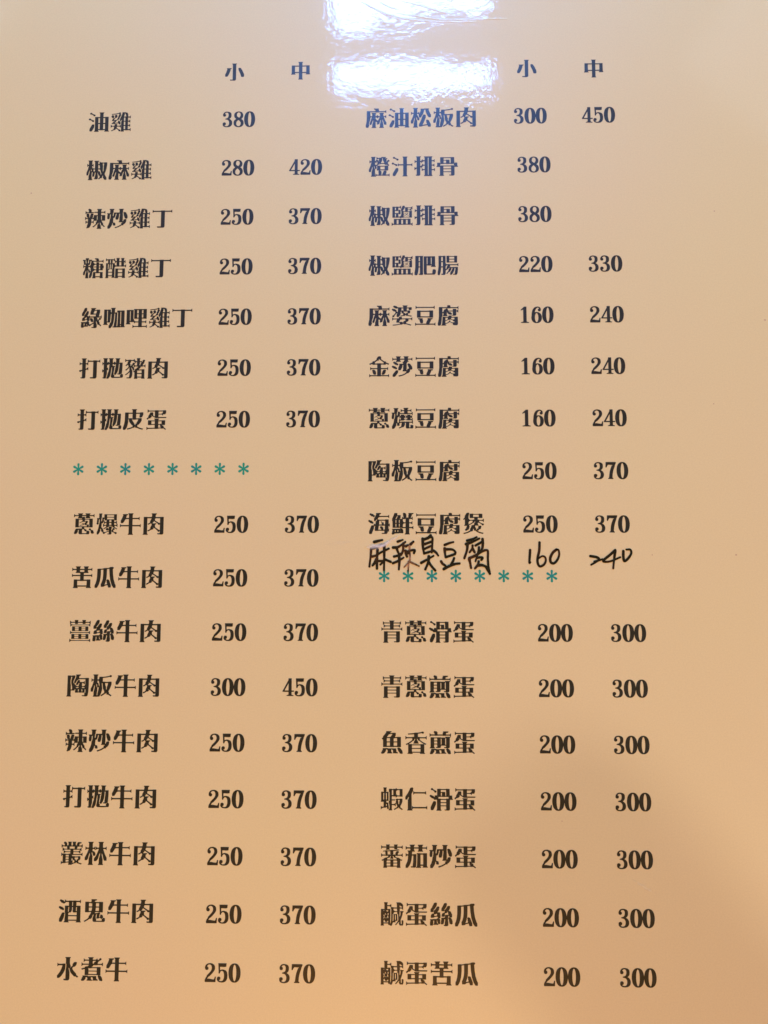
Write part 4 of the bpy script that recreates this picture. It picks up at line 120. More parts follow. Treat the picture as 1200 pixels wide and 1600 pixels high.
 '海':'17,-12 23,-16 28,-17 37,-16 44,-16 46,-14 70,44 71,62 77,70 81,72 82,72 83,70 79,43 79,20 80,17 115,17 120,19 147,19 150,19 153,17 171,17 173,17 176,19 183,19 185,17 183,-4 179,-5 156,-4 155,-6 157,-13 160,-15 187,-16 208,-16 214,-12 220,-5 226,15 228,15 233,7 237,7 237,10 237,41 237,43 235,43 230,39 229,40 231,65 231,70 233,71 235,70 240,63 243,63 245,64 245,95 244,98 241,98 235,91 233,90 233,91 233,140 230,141 197,141 191,138 132,138 130,139 127,140 112,141 110,142 122,163 124,164 130,165 133,167 220,167 228,164 234,156 237,155 239,158 238,190 237,191 234,191 228,182 220,179 133,179 131,182 132,194 133,195 139,195 142,196 148,205 149,208 148,210 92,210 91,206 95,200 95,198 85,175 71,151 71,125 72,123 75,123 88,123 95,136 98,140 102,140 102,133 97,123 91,122 90,121 86,93 85,89 82,88 79,89 72,97 69,98 68,96 67,77 67,75 57,78 48,76 42,75 41,74 17,15 16,-9|118,32 123,68 124,71 127,74 153,74 159,72 177,72 182,74 189,74 191,73 191,69 189,38 188,34 184,31 177,31 175,32 174,52 170,55 165,62 158,66 153,67 148,66 143,68 138,64 139,60 137,54 137,50 138,46 141,43 151,37 151,32 147,31 120,31|126,87 129,113 129,125 130,126 190,127 193,126 194,116 192,91 190,87 182,86 180,87 179,106 178,108 165,109 152,120 150,121 145,118 144,117 155,105 155,87 151,86 128,86|8,129 7,123 9,118 12,115 20,112 23,106 28,102 32,101 40,100 45,96 52,94 55,94 60,96 64,101 65,106 63,112 59,115 53,117 50,123 45,127 38,129 32,129 27,134 20,136 13,134|21,201 21,195 23,190 27,187 34,184 38,178 43,175 49,173 55,173 61,168 67,166 72,166 75,168 80,173 81,178 79,184 75,187 68,189 64,196 58,200 52,202 46,201 40,206 34,208 27,206',
 '鮮':'135,-2 135,3 134,8 134,20 129,32 122,42 117,44 110,47 105,48 102,47 94,41 92,40 33,40 28,39 10,39 8,37 9,34 14,28 14,25 10,7 9,-3 6,-8 5,-12 8,-19 14,-23 21,-23 28,-20 33,-20 39,-12 42,-11 84,-11 88,-8 91,-8 113,-8 120,-10 126,-10 132,-7|15,51 17,50 45,50 50,52 53,52 59,50 82,50 85,50 87,52 92,52 97,50 120,50 124,46 157,46 159,43 159,-6 150,-17 150,-21 153,-22 207,-21 207,-20 207,-17 199,-6 200,45 202,46 227,46 234,43 240,35 244,35 245,37 245,68 244,70 241,70 234,62 227,59 202,59 200,60 200,97 203,98 217,97 224,94 230,86 233,86 234,88 234,118 234,121 231,122 224,113 219,111 213,109 200,110 199,112 199,143 202,144 215,145 218,147 220,147 228,143 234,136 237,135 238,136 238,170 237,171 234,170 229,163 227,161 219,159 217,160 217,161 228,182 229,194 240,196 248,205 248,209 245,210 190,210 190,205 194,198 189,187 189,162 187,161 171,161 169,162 168,163 168,190 160,207 158,209 152,210 143,213 136,212 131,208 128,202 131,193 132,180 137,163 137,161 135,161 132,162 126,170 122,170 121,168 121,150 120,147 100,147 97,145 93,144 91,145 90,146 98,148 105,161 105,187 102,188 81,188 75,187 72,185 67,185 66,187 68,188 69,190 69,206 68,208 60,210 36,210 22,173 10,148 10,124 11,122 14,121 14,119|41,4 41,23 42,24 47,24 49,22 49,6 47,5|72,5 70,8 70,23 71,25 77,25 78,23 78,8 77,7|98,13 102,9 102,7 99,8|98,21 97,24 99,25|158,98 159,95 158,60 155,59 130,59 129,62 130,84 135,93 138,95 145,98|55,63 50,63 48,65 48,92 50,94 55,94 57,92 57,65|92,63 87,63 86,65 86,92 88,94 93,94 94,92 94,65|55,134 57,132 57,106 55,104 50,104 48,106 48,132 50,134|87,104 86,107 86,130 91,134 97,133 97,132 94,129 94,105 93,104|166,146 165,145 160,144 159,143 158,110 156,109 146,109 137,113 130,123 129,140 131,143 136,145 140,144 155,144 160,147|49,145 49,147 62,172 67,175 73,174 70,170 62,153 57,145 54,144|198,145 192,145 191,146 197,147|166,160 165,159 159,160 160,161 165,161|191,160 197,161 198,160 192,159',
 '煲':'19,-17 23,-17 60,-7 89,6 95,10 110,11 121,21 121,35 123,38 125,40 127,39 129,35 130,22 131,20 145,20 165,4 194,-8 226,-16 230,-15 235,-6 235,-4 202,3 172,15 168,19 177,20 180,21 185,25 187,33 199,34 206,40 209,45 209,52 214,60 213,65 210,70 206,73 201,74 193,71 184,71 177,60 177,43 175,42 168,41 163,38 161,32 162,24 162,24 154,30 153,47 144,60 144,63 144,71 145,73 180,73 182,74 182,78 174,88 174,100 175,102 184,105 197,98 213,88 216,80 222,76 227,75 231,75 236,78 238,80 240,84 240,88 238,92 235,95 230,97 220,97 193,112 189,115 188,122 189,125 190,126 219,125 229,121 235,113 239,113 240,116 240,145 239,148 235,147 229,139 218,135 190,135 187,137 175,138 174,138 174,155 175,157 183,157 187,155 222,155 225,156 225,198 224,201 188,202 182,199 128,199 125,200 121,202 86,202 84,200 84,178 84,158 85,155 121,155 125,157 130,157 133,157 134,155 134,140 133,138 118,137 114,135 93,135 81,139 75,147 72,150 72,174 75,182 76,192 80,200 81,204 79,207 75,212 69,214 63,213 58,210 49,209 41,193 30,178 30,162 25,156 12,144 19,134 22,135 29,141 30,142 31,140 31,87 23,76 23,72 25,71 52,71 55,70 45,53 44,41 37,38 32,33 31,27 34,21 38,18 43,17 50,18 54,21 58,26 68,27 79,41 80,43 80,52 84,58 84,63 80,71 79,77 74,85 77,83 80,79 83,79 108,93 123,103 132,104 135,109 137,113 143,119 144,119 145,118 145,112 141,105 134,103 134,88 127,80 124,79 108,79 105,77 97,51 87,37 87,24 86,22 59,6 15,-6 14,-8|116,125 116,113 115,110 97,99 73,87 72,90 72,111 75,114 80,121 92,126 113,126|165,123 167,125 169,125 167,123|137,137 143,137 144,136 138,135|173,137 173,136 172,135 166,136 167,137|184,167 183,166 177,166 171,168 137,168 132,166 125,166 124,168 124,190 127,191 183,191 184,188',
 '青':'30,-22 33,-22 87,-22 88,-20 88,-18 81,-9 80,-7 80,22 81,23 83,24 170,24 172,21 172,-6 169,-7 148,-7 147,-9 150,-16 152,-17 170,-17 174,-19 193,-19 202,-17 207,-15 211,-11 213,-3 213,98 210,99 175,99 169,96 84,96 82,96 77,99 40,98 39,95 39,-6 38,-9 31,-18|80,53 81,55 83,55 170,55 172,52 172,33 171,32 168,32 82,32 80,35|80,85 81,86 83,86 170,86 172,83 172,65 171,64 168,64 82,64 80,67|11,105 12,104 15,104 22,113 33,117 101,117 107,114 140,114 143,115 148,117 215,117 228,113 234,105 238,104 239,107 239,137 239,139 238,140 235,139 228,131 218,127 148,127 146,127 145,129 145,148 147,150 193,150 204,146 210,137 214,137 215,139 215,168 214,172 210,172 204,163 194,160 147,159 145,162 145,179 146,181 148,181 203,181 215,177 221,169 224,168 226,171 225,203 224,204 222,203 215,195 204,191 147,191 145,192 145,197 153,207 154,210 153,212 98,212 95,211 95,208 103,197 104,193 103,191 51,191 48,191 39,194 32,203 28,203 27,201 27,170 28,169 30,168 35,172 36,139 37,137 40,137 47,146 57,150 102,150 104,148 104,129 103,127 101,127 32,127 22,131 15,139 12,140 11,137|36,173 38,177 49,181 102,181 104,179 104,162 103,160 101,159 57,160 47,164 40,172',
 '滑':'222,200 185,201 180,198 132,198 129,198 125,201 90,200 88,198 88,137 87,134 63,133 62,131 62,120 60,118 54,120 51,127 46,130 39,132 33,132 29,136 25,138 20,139 16,138 12,137 9,133 8,130 8,126 10,120 15,117 20,116 24,110 28,106 36,103 42,103 47,99 54,96 54,91 55,89 83,89 86,88 86,-6 85,-8 79,-17 78,-20 79,-21 134,-21 135,-20 134,-17 128,-9 126,-6 126,22 127,24 129,24 180,24 183,23 184,-7 182,-8 166,-8 166,-10 168,-16 169,-17 182,-18 187,-19 208,-19 216,-17 222,-13 223,-8 224,-2 225,87 227,89 255,89 257,90 257,92 256,95 250,104 249,132 247,133 225,133 223,135 222,197|70,74 66,75 60,76 48,74 46,72 18,15 18,-8 19,-12 23,-15 30,-17 46,-15 56,2 76,44 76,68 75,70|126,35 126,53 128,56 181,56 184,55 184,36 182,33 129,33|126,87 129,88 182,88 184,85 184,67 181,65 128,65 126,68|102,116 104,118 125,118 131,121 138,120 142,118 173,118 177,120 180,121 183,120 187,118 207,118 209,116 209,105 207,102 205,101 186,101 182,98 128,98 124,101 104,101 102,105|99,119 93,118 91,120 97,120|212,119 213,120 219,120 218,118|91,132 97,133 99,132 93,131|138,159 139,156 139,132 137,131 129,131 128,133 128,157 130,159|183,131 178,131 176,132 175,168 173,169 142,169 137,166 129,167 128,170 128,185 128,188 179,188 182,187 183,171 184,166 184,133|219,132 218,131 212,132 213,133|81,167 82,170 82,175 79,180 75,183 65,185 47,197 43,203 40,206 35,208 31,208 25,205 22,202 20,195 23,189 31,185 38,186 41,185 56,174 58,167 63,162 68,161 73,161 78,163',
 '煎':'190,-17 190,-13 183,-5 175,-4 174,-2 174,11 171,20 174,26 174,28 173,30 120,30 115,28 86,28 84,29 83,31 81,32 54,32 35,32 25,31 25,28 27,22 19,7 18,-2 13,-8 12,-13 12,-16 14,-20 21,-24 27,-24 33,-22 42,-21 50,-12 61,4 62,17 63,17 68,17 77,13 77,11 78,-5 71,-15 70,-17 71,-19 127,-19 128,-17 127,-14 117,-2 116,16 120,21 126,15 134,15 135,13 136,2 137,-7 133,-13 133,-16 133,-18 187,-18 189,-18|234,-20 238,-17 239,-12 238,-8 236,-3 235,10 217,32 208,33 202,37 216,39 221,41 225,45 227,50 228,139 228,142 235,150 237,154 240,157 241,188 240,191 236,190 230,182 222,179 188,179 187,181 188,194 190,195 202,195 205,196 213,205 213,208 212,210 182,211 157,210 155,209 154,207 157,201 151,192 151,181 149,179 98,179 96,181 96,200 94,203 86,211 78,211 72,214 68,215 63,214 59,212 57,208 55,205 56,198 62,192 63,185 64,181 63,179 29,179 21,182 14,191 10,190 10,158 10,156 12,155 15,156 21,164 31,167 62,167 67,165 91,165 94,165 98,167 147,167 153,165 182,165 185,165 188,167 218,167 223,167 230,163 234,158 233,156 181,156 179,154 180,149 178,148 135,148 129,150 95,150 90,148 63,148 57,150 21,150 20,147 20,53 19,50 12,42 11,39 12,37 14,36 67,37 68,38 68,41 60,50 59,53 59,75 62,77 89,77 91,76 92,52 90,51 77,50 77,48 78,43 81,41 90,41 95,40 116,40 124,42 128,44 131,48 132,52 132,62 133,64 186,64 187,62 186,51 184,50 166,50 165,48 168,41 170,39 185,39 188,38 197,37 192,34 188,31 187,27 187,23 188,19 192,14 193,5 208,-20 218,-21 226,-23|186,70 179,77 178,82 178,132 181,137 185,142 187,141 187,138 187,73|132,73 131,75 131,81 131,136 132,139 138,133 139,128 139,81 138,79|91,107 92,88 91,85 63,85 60,86 59,105 60,108 88,108|91,138 92,120 91,117 63,116 60,117 59,135 60,138 88,139',
 '魚':'192,-15 191,-12 185,-3 177,-2 175,-1 175,12 170,24 174,30 174,33 173,34 86,34 80,37 26,36 25,33 28,28 28,25 17,7 16,0 10,-5 8,-10 8,-14 11,-18 18,-22 23,-22 30,-20 39,-19 48,-11 61,7 62,10 63,21 65,22 70,22 78,18 79,16 80,-3 73,-13 72,-16 73,-18 129,-18 131,-16 130,-13 124,-5 120,-2 118,20 119,23 121,24 125,20 134,19 135,18 136,5 139,-5 134,-13 135,-16 189,-17 191,-17|239,-19 242,-15 243,-11 240,-3 239,8 223,29 213,39 205,40 200,42 196,42 191,41 187,39 184,33 184,27 190,20 191,12 204,-7 212,-19 213,-20 222,-20 230,-22 234,-22|223,48 223,152 220,152 185,152 180,150 159,150 158,152 158,153 168,168 168,191 167,194 143,194 132,194 128,191 109,191 107,192 107,195 116,197 123,206 124,208 123,210 75,211 64,210 63,207 65,202 61,195 44,172 31,159 29,146 16,135 24,124 25,124 29,125 30,124 30,48 33,47 68,47 73,49 76,49 102,49 108,47 142,47 148,49 180,49 185,47 220,47|103,95 104,92 104,62 101,61 72,61 71,64 72,94 75,95|145,94 148,95 181,95 182,92 181,62 178,61 146,61 145,64|103,139 104,136 104,106 101,105 72,105 71,110 71,134 72,137 76,139|145,106 145,133 146,136 156,137 160,139 179,139 181,138 182,108 181,105 148,105|74,151 74,153 77,156 95,178 105,178 110,181 127,181 130,180 130,177 126,172 112,153 106,152 102,150 77,150',
 '香':'222,-21 222,-17 215,-8 214,-5 214,75 215,77 216,77 228,71 236,82 235,83 217,91 195,102 173,118 166,124 166,136 167,138 169,138 221,138 229,135 235,127 238,126 240,129 240,161 238,162 236,162 229,153 220,150 168,150 164,152 147,153 146,155 146,182 147,184 185,191 194,186 202,186 208,190 210,195 210,200 207,205 203,207 197,208 193,208 186,204 162,199 147,197 120,197 105,195 103,192 99,191 38,187 37,185 39,178 41,176 103,179 104,177 104,155 102,153 86,152 81,150 30,150 21,153 15,161 12,162 10,161 10,129 12,126 15,127 22,135 30,138 81,138 83,138 84,136 84,123 77,116 52,98 33,88 14,79 15,77 22,68 38,75 39,75 40,74 40,-5 39,-8 32,-17 31,-20 32,-21 88,-22 89,-20 89,-18 84,-10 85,-9 88,-9 167,-9 169,-10 164,-17 164,-20 165,-21|81,3 81,27 83,30 168,30 171,30 172,28 172,4 170,1 85,1 82,2|81,40 81,63 83,66 168,66 171,66 172,65 172,42 170,39 85,39 82,39|208,80 205,79 174,79 170,76 167,76 84,76 79,79 51,79 48,80 72,96 92,112 101,114 108,129 114,135 115,132 114,124 110,114 104,112 104,99 96,89 95,85 98,84 153,84 154,86 154,88 146,99 145,113 140,115 135,125 134,133 135,135 142,129 144,124 149,115 158,114 179,98|108,152 113,152 114,151 109,150|142,152 141,150 135,151 137,152',
 '蝦':'239,196 211,197 206,194 187,195 178,198 172,206 170,207 167,206 167,198 165,197 142,197 137,194 127,194 122,197 96,197 94,196 93,170 94,168 98,167 99,165 99,78 98,75 94,74 93,73 93,60 100,20 100,-2 99,-5 93,-8 90,-17 90,-21 128,-21 129,-17 125,-7 125,31 128,32 148,31 156,28 162,20 166,20 167,22 167,48 168,52 181,26 181,16 178,12 167,4 146,-7 146,-9 150,-17 153,-17 163,-12 186,2 192,3 194,7 198,10 200,9 202,6 201,4 199,2 200,0 211,-2 224,-12 232,-17 235,-17 240,-9 240,-7 223,5 217,12 216,15 217,23 228,43 234,55 238,70 239,95 237,97 233,98 218,98 211,97 207,95 193,95 191,95 187,97 177,97 172,95 167,95 166,93 166,85 172,84 173,83 173,82 169,80 168,78 168,55 163,55 156,47 148,43 127,43 125,44 125,47 125,78 128,79 158,79 160,80 161,82 160,88 159,90 128,90 125,91 125,118 126,121 137,121 142,119 165,119 167,117 167,109 170,108 172,109 178,117 187,120 206,120 211,118 237,118 240,118 240,193|69,211 35,211 34,206 37,195 38,170 41,166 36,165 32,167 29,168 12,167 10,166 10,81 7,70 6,67 8,65 35,65 37,64 37,20 37,18 36,17 20,14 17,16 11,23 8,24 7,23 6,-10 8,-12 11,-12 17,-3 25,0 28,4 36,5 52,5 60,6 64,8 66,12 68,12 71,12 73,10 73,5 75,-5 76,-7 88,-7 91,-5 94,0 91,15 91,23 88,45 90,56 88,57 68,58 67,60 67,73 63,75 64,77 68,77 73,74 87,74 90,75 90,77 90,165 89,167 87,167 73,167 69,165 63,166 67,170 67,195 71,208 71,210|65,23 63,24 63,30 63,42 64,43 70,43 71,41 71,25 70,24|199,40 197,42 195,47 195,63 190,83 192,84 208,84 209,83 209,81 204,63 204,47|37,154 41,153 42,149 42,92 41,88 39,88 35,88 34,89 34,152|68,154 71,152 71,89 70,88 65,88 63,88 62,92 62,149 63,153|207,183 208,180 208,132 205,131 187,131 178,134 171,145 171,171 178,180 185,183 190,184|127,184 138,184 140,182 140,135 138,133 127,133 125,134 125,181',
 '仁':'242,-9 242,24 242,26 240,26 237,25 231,17 227,15 223,15 95,15 90,17 84,25 80,26 79,23 79,-5 78,-7 77,-7 76,147 92,179 93,196 94,202 92,208 88,211 85,212 80,213 72,210 62,208 49,180 35,154 8,117 8,92 9,90 11,89 29,89 38,109 45,117 46,115 45,107 39,92 35,87 35,-5 34,-8 27,-17 27,-20 30,-21 83,-21 85,-20 85,-18 81,-11 84,-9 90,-1 95,1 226,1 232,-1 238,-9 240,-10|93,174 93,143 95,140 98,141 105,149 110,151 215,151 221,148 227,141 230,140 231,142 231,173 230,175 226,175 220,167 214,165 110,165 104,167 98,175 95,175',
 '蕃':'34,-22 72,-22 74,-21 74,-18 72,-10 75,-9 106,-9 110,-12 113,-12 139,-12 144,-9 177,-9 179,-11 176,-19 178,-22 217,-21 217,-17 214,-6 214,51 216,52 229,49 235,57 236,59 216,65 214,67 213,70 212,71 192,80 179,81 174,83 165,89 163,96 160,97 160,98 165,99 169,97 184,97 190,99 221,99 230,96 236,88 239,87 241,90 240,122 238,123 237,123 230,114 220,110 189,110 188,113 190,117 190,123 198,129 201,136 199,141 195,145 191,147 185,147 177,143 173,143 172,142 162,124 163,112 162,110 155,112 146,112 142,110 137,111 137,112 140,113 141,115 141,143 142,145 205,154 206,155 205,157 197,163 148,156 143,156 139,157 127,157 111,156 105,153 78,151 75,153 61,153 57,152 54,150 50,150 31,148 31,145 32,142 33,140 52,141 55,140 55,121 59,113 60,111 57,110 30,110 21,114 15,122 11,123 10,120 10,90 11,87 15,88 21,96 30,99 58,99 63,97 77,97 82,99 86,99 87,98 85,95 84,89 75,83 72,82 60,81 38,71 37,66 36,65 15,58 14,57 21,47 35,51 37,50 37,-5 33,-18|108,1 106,0 71,0 70,3 70,21 73,22 108,22 109,19|180,1 178,0 142,0 141,3 142,21 144,22 179,22 181,19|70,31 70,46 71,48 78,51 106,51 108,50 109,33 108,30 73,30|180,31 178,30 142,30 141,33 142,50 144,51 172,51 179,48 181,46|175,62 172,61 145,61 139,63 112,63 107,61 78,61 76,62 76,68 77,71 89,78 100,79 104,85 106,90 112,96 113,94 113,87 108,78 108,70 109,69 140,68 141,70 141,77 136,86 136,94 137,96 144,91 145,85 149,80 160,79 173,71 175,68|112,111 107,110 103,112 92,112 89,112 85,110 80,111 81,115 81,132 77,138 77,140 82,142 107,143 108,140 108,115 109,113 112,112|241,169 241,200 240,202 236,202 230,194 222,191 185,191 184,192 183,194 184,198 187,208 187,211 185,212 147,211 146,208 150,195 150,192 147,191 101,191 99,193 100,197 103,209 103,211 100,212 63,211 62,207 66,196 65,192 63,191 29,191 21,194 14,202 11,202 10,200 10,170 11,167 15,168 21,175 28,179 63,179 65,178 66,176 65,172 62,162 62,159 64,158 102,159 103,163 99,175 100,178 102,179 148,179 150,177 150,165 153,163 182,163 183,165 183,177 186,179 222,179 230,175 237,167 239,167',
 '茄':'239,196 235,196 229,188 222,185 190,185 189,187 189,197 197,208 196,211 193,212 140,211 139,210 139,207 147,197 147,187 145,185 102,185 101,188 101,197 110,207 110,210 108,212 53,211 52,210 52,207 60,197 61,187 58,185 28,185 22,188 16,196 12,196 11,192 11,163 12,161 16,161 22,169 29,172 58,172 60,171 61,159 60,156 57,153 33,153 31,152 31,148 37,141 39,138 39,120 37,115 30,115 27,116 21,118 15,126 12,127 11,125 11,94 12,92 15,92 21,99 27,102 36,102 37,100 34,68 27,40 15,15 10,6 10,-20 13,-21 33,-20 52,3 66,33 74,64 78,98 79,101 81,102 90,102 92,100 91,55 89,29 86,9 86,-3 83,-5 66,-5 65,-7 67,-15 68,-16 70,-17 83,-17 88,-18 108,-18 115,-16 120,-12 122,0 124,25 126,116 123,117 96,117 90,115 82,115 80,115 79,117 80,137 82,141 85,142 108,142 110,143 109,147 101,157 101,170 102,172 147,172 147,170 147,157 139,146 139,143 140,142 195,142 197,143 196,147 189,157 189,172 192,172 222,172 228,170 234,162 238,161 239,164|237,127 200,127 196,125 193,125 171,125 166,127 131,127 129,127 128,119 133,117 134,115 134,77 132,20 130,-3 121,-15 120,-18 121,-20 176,-20 177,-18 176,-15 169,-5 169,0 172,1 197,1 197,-1 197,-3 189,-13 189,-15 190,-17 243,-17 246,-16 246,-12 239,-3 238,0 238,124|170,112 195,112 197,111 197,17 197,15 196,14 172,14 169,15 169,109 169,111',
 '鹹':'6,-18 9,-19 42,-18 42,-15 38,-3 38,1 40,2 82,2 84,2 85,1 86,-9 87,-11 95,-11 98,-13 103,-14 106,-18 108,-19 122,-19 124,-18 127,-12 136,13 164,14 165,18 162,27 159,30 160,30 165,30 168,28 182,29 184,45 181,95 179,96 168,96 165,94 160,94 155,96 142,97 143,104 147,111 158,117 161,117 178,117 180,116 182,97 188,96 190,93 192,44 190,30 185,27 183,20 167,1 159,-6 159,-8 165,-14 167,-14 179,-3 189,9 193,11 198,18 200,20 201,18 202,12 201,10 197,9 196,7 202,-8 209,-16 212,-17 218,-17 221,-16 233,-17 237,-17 238,-16 243,-10 247,4 247,30 240,36 230,36 227,35 228,3 227,-1 224,-2 221,0 220,3 218,34 219,42 229,65 238,95 239,110 240,111 245,112 248,120 249,124 248,125 245,126 214,126 212,125 212,121 216,109 214,88 211,79 208,72 206,77 206,88 208,123 210,127 209,140 209,149 212,150 225,150 233,147 240,138 242,138 244,139 244,173 245,181 244,185 240,190 238,195 236,198 232,201 226,204 220,209 211,211 208,212 174,212 173,211 173,208 177,195 178,162 175,161 145,161 140,164 122,164 120,165 119,193 118,195 114,195 108,187 100,183 79,183 78,185 78,196 82,208 81,212 43,212 42,208 46,195 46,145 45,144 41,144 36,146 12,146 10,146 9,144 9,-2 6,-13|108,-1 108,3 108,27 110,68 110,144 109,146 106,146 88,146 84,144 78,144 78,147 78,170 78,172 80,172 99,172 109,169 113,162 113,148 117,146 118,144 117,43 115,20 111,6|85,30 86,15 84,13 41,13 38,14 38,31 45,39 48,33 49,27 51,23 55,19 61,17 68,17 73,19 77,22 82,30 84,31|142,96 142,53 141,31 140,29 135,28 133,25 135,69 135,94 137,96|164,86 166,85 166,83 166,41 165,39 160,39 158,40 158,42 158,84 159,86|39,48 38,50 38,63 44,70 38,78 38,87 39,89 43,90 46,88 47,85 47,60 43,52|63,64 67,57 67,55 66,55 61,54 59,56 61,62|80,81 83,78 86,74 86,57 84,54 81,55 77,62 77,75 78,80|62,85 61,85 56,92 52,95 53,100 54,102 60,102 61,102 59,94 59,93 64,92 64,87|88,105 89,104 89,102 89,92 88,86 87,85 84,86 80,84 82,104 83,105|64,130 66,131 76,131 80,134 84,133 86,132 85,121 83,120 73,120 69,126|39,125 38,128 39,133 40,134 45,133 45,132|143,149 146,150 177,150 178,147 179,140 180,126 177,125 160,125 148,130 143,138|208,182 214,177 220,175 225,170 234,168 234,166 232,164 224,161 210,162 208,166 207,179',
 '小':'155,209 99,209 96,207 97,203 104,195 105,192 105,-1 104,-3 100,-4 72,-3 71,-6 75,-16 77,-17 103,-17 108,-18 129,-18 140,-14 144,-10 146,-4 147,5 148,192 148,195 156,204 156,207|181,151 176,147 174,143 175,138 177,133 177,121 197,79 205,56 212,32 214,31 223,30 230,28 238,29 248,37 248,61 248,64 237,91 222,122 206,148 204,149 197,150 188,152|13,36 35,35 39,37 53,58 65,85 76,117 77,132 84,135 91,143 91,146 90,148 34,148 31,147 31,143 36,136 33,123 24,94 10,63 10,39',
 '中':'236,164 234,165 198,165 192,163 147,163 146,165 146,196 147,198 153,207 154,210 153,211 96,212 95,210 95,207 102,198 103,196 103,165 102,163 57,163 50,165 15,165 13,164 12,61 11,58 5,50 5,46 8,44 61,45 62,46 62,48 54,59 54,62 55,64 102,64 103,61 103,-5 102,-8 96,-17 95,-21 98,-22 153,-22 154,-20 153,-17 146,-8 146,-5 146,61 147,64 194,64 195,63 195,60 186,50 187,47 188,46 242,46 245,47 244,51 238,60 237,62|102,149 103,146 103,79 100,78 55,79 54,82 54,148 57,149|147,149 192,149 195,148 195,82 194,79 149,78 146,79 146,146',
 '0':'78,184 62,184 47,181 36,175 24,165 16,155 9,139 5,124 2,107 1,83 3,67 7,47 13,31 23,16 35,5 47,-1 62,-4 78,-4 93,-1 104,5 116,15 124,25 131,41 135,56 138,73 139,97 137,113 133,133 127,149 117,164 105,175 93,181|70,171 73,169 77,165 83,152 88,127 90,100 89,67 85,37 79,18 75,12 70,9 67,11 63,15 57,28 52,53 50,80 51,113 55,143 61,162 65,168',
 '1':'86,184 64,184 59,183 18,147 19,142 22,140 27,141 47,149 49,148 49,146 49,17 47,14 20,7 19,2 21,0 26,-1 112,-1 117,0 118,2 118,5 117,7 92,14 90,17 89,180 89,183',
 '2':'130,0 131,6 134,50 133,52 127,53 122,52 114,28 112,27 105,25 51,33 40,31 38,32 43,41 51,50 55,53 64,57 85,76 104,96 115,110 122,123 124,134 122,152 119,160 111,170 103,175 95,179 76,184 66,184 53,183 43,181 32,176 25,172 18,165 13,157 11,150 9,140 11,130 13,125 16,121 22,118 32,116 40,118 47,123 50,132 49,140 45,146 41,149 35,151 34,153 37,158 41,163 49,169 57,171 70,169 76,166 81,160 84,154 86,147 87,140 86,128 81,115 70,100 30,62 30,55 17,38 10,23 8,15 9,12 9,1 15,-1 125,-1',
 '3':'63,184 50,183 41,181 33,178 25,172 18,165 13,155 11,150 11,137 14,129 21,125 29,123 39,125 46,130 49,134 49,138 49,144 47,150 43,153 36,157 40,164 47,169 57,171 67,170 71,167 75,163 78,157 80,150 80,135 78,124 75,116 72,112 65,106 58,104 43,100 40,98 38,95 40,92 43,90 60,87 66,85 74,81 80,74 86,63 88,50 87,40 85,30 82,23 78,18 69,11 63,10 54,9 41,12 35,16 33,19 41,23 47,28 49,36 49,43 46,48 40,53 35,55 28,56 18,53 11,48 8,40 9,32 8,27 10,20 13,14 17,10 25,4 31,1 41,-2 64,-4 79,-2 95,1 105,6 114,13 121,22 125,32 127,42 127,53 124,67 117,78 107,88 92,96 102,103 108,109 112,115 115,122 117,131 117,147 116,155 114,162 107,171 95,178 80,182',
 '4':'108,184 80,184 75,184 74,182 72,179 72,165 10,60 5,55 5,45 6,44 8,43 71,43 74,42 74,15 52,7 51,2 53,0 128,-1 133,0 134,2 134,5 133,7 113,13 111,16 111,42 113,43 137,44 138,46 138,53 138,55 135,57 113,57 111,58 111,180 110,183|73,130 74,126 74,58 71,57 31,57 31,60 36,68 71,127',
 '5':'115,184 28,184 23,184 22,183 27,105 26,95 29,83 30,82 34,83 43,86 44,88 45,96 51,104 61,110 68,109 77,104 82,97 87,84 89,69 89,50 87,40 84,30 80,23 75,17 71,13 65,10 55,9 50,9 41,12 34,17 34,19 40,21 45,24 49,32 49,42 47,46 43,50 37,53 27,54 20,52 14,48 10,40 9,32 8,28 8,24 11,18 16,10 23,5 29,2 40,-2 57,-4 73,-4 88,-2 98,2 108,8 115,15 121,25 125,35 127,47 128,64 128,74 124,92 121,100 117,105 111,111 104,116 88,121 77,123 65,123 58,122 45,117 44,118 44,120 43,145 44,148 55,149 90,147 112,150 114,156 115,171 117,182 117,183',
 '6':'67,-4 78,-4 93,-2 104,2 113,8 119,13 128,25 132,36 135,46 136,65 133,80 128,92 118,106 107,114 92,120 78,122 67,122 53,120 52,121 54,128 58,142 65,154 75,165 80,168 87,171 91,171 97,168 102,162 102,161 92,156 88,150 88,142 92,134 98,130 107,129 117,131 120,134 122,137 125,144 124,151 124,157 123,162 120,168 113,175 109,178 101,181 90,184 82,184 58,179 47,173 38,165 30,155 21,138 17,124 14,107 12,80 9,65 9,53 11,40 16,27 20,20 26,13 37,4 51,-2|73,8 69,9 65,12 58,22 54,37 52,57 53,77 58,95 64,105 68,108 72,109 76,109 80,106 87,95 91,81 93,60 92,40 87,23 81,12 77,9',
 '7':'39,0 95,-1 99,0 100,1 100,7 90,15 89,17 93,57 99,83 107,110 119,138 119,145 132,171 132,182 131,183 126,184 18,184 14,184 12,183 9,130 10,127 11,125 18,124 23,126 28,138 38,151 41,154 90,151 92,150 91,147 84,145 81,142 68,110 60,86 55,64 49,16 48,14 38,7 37,2',
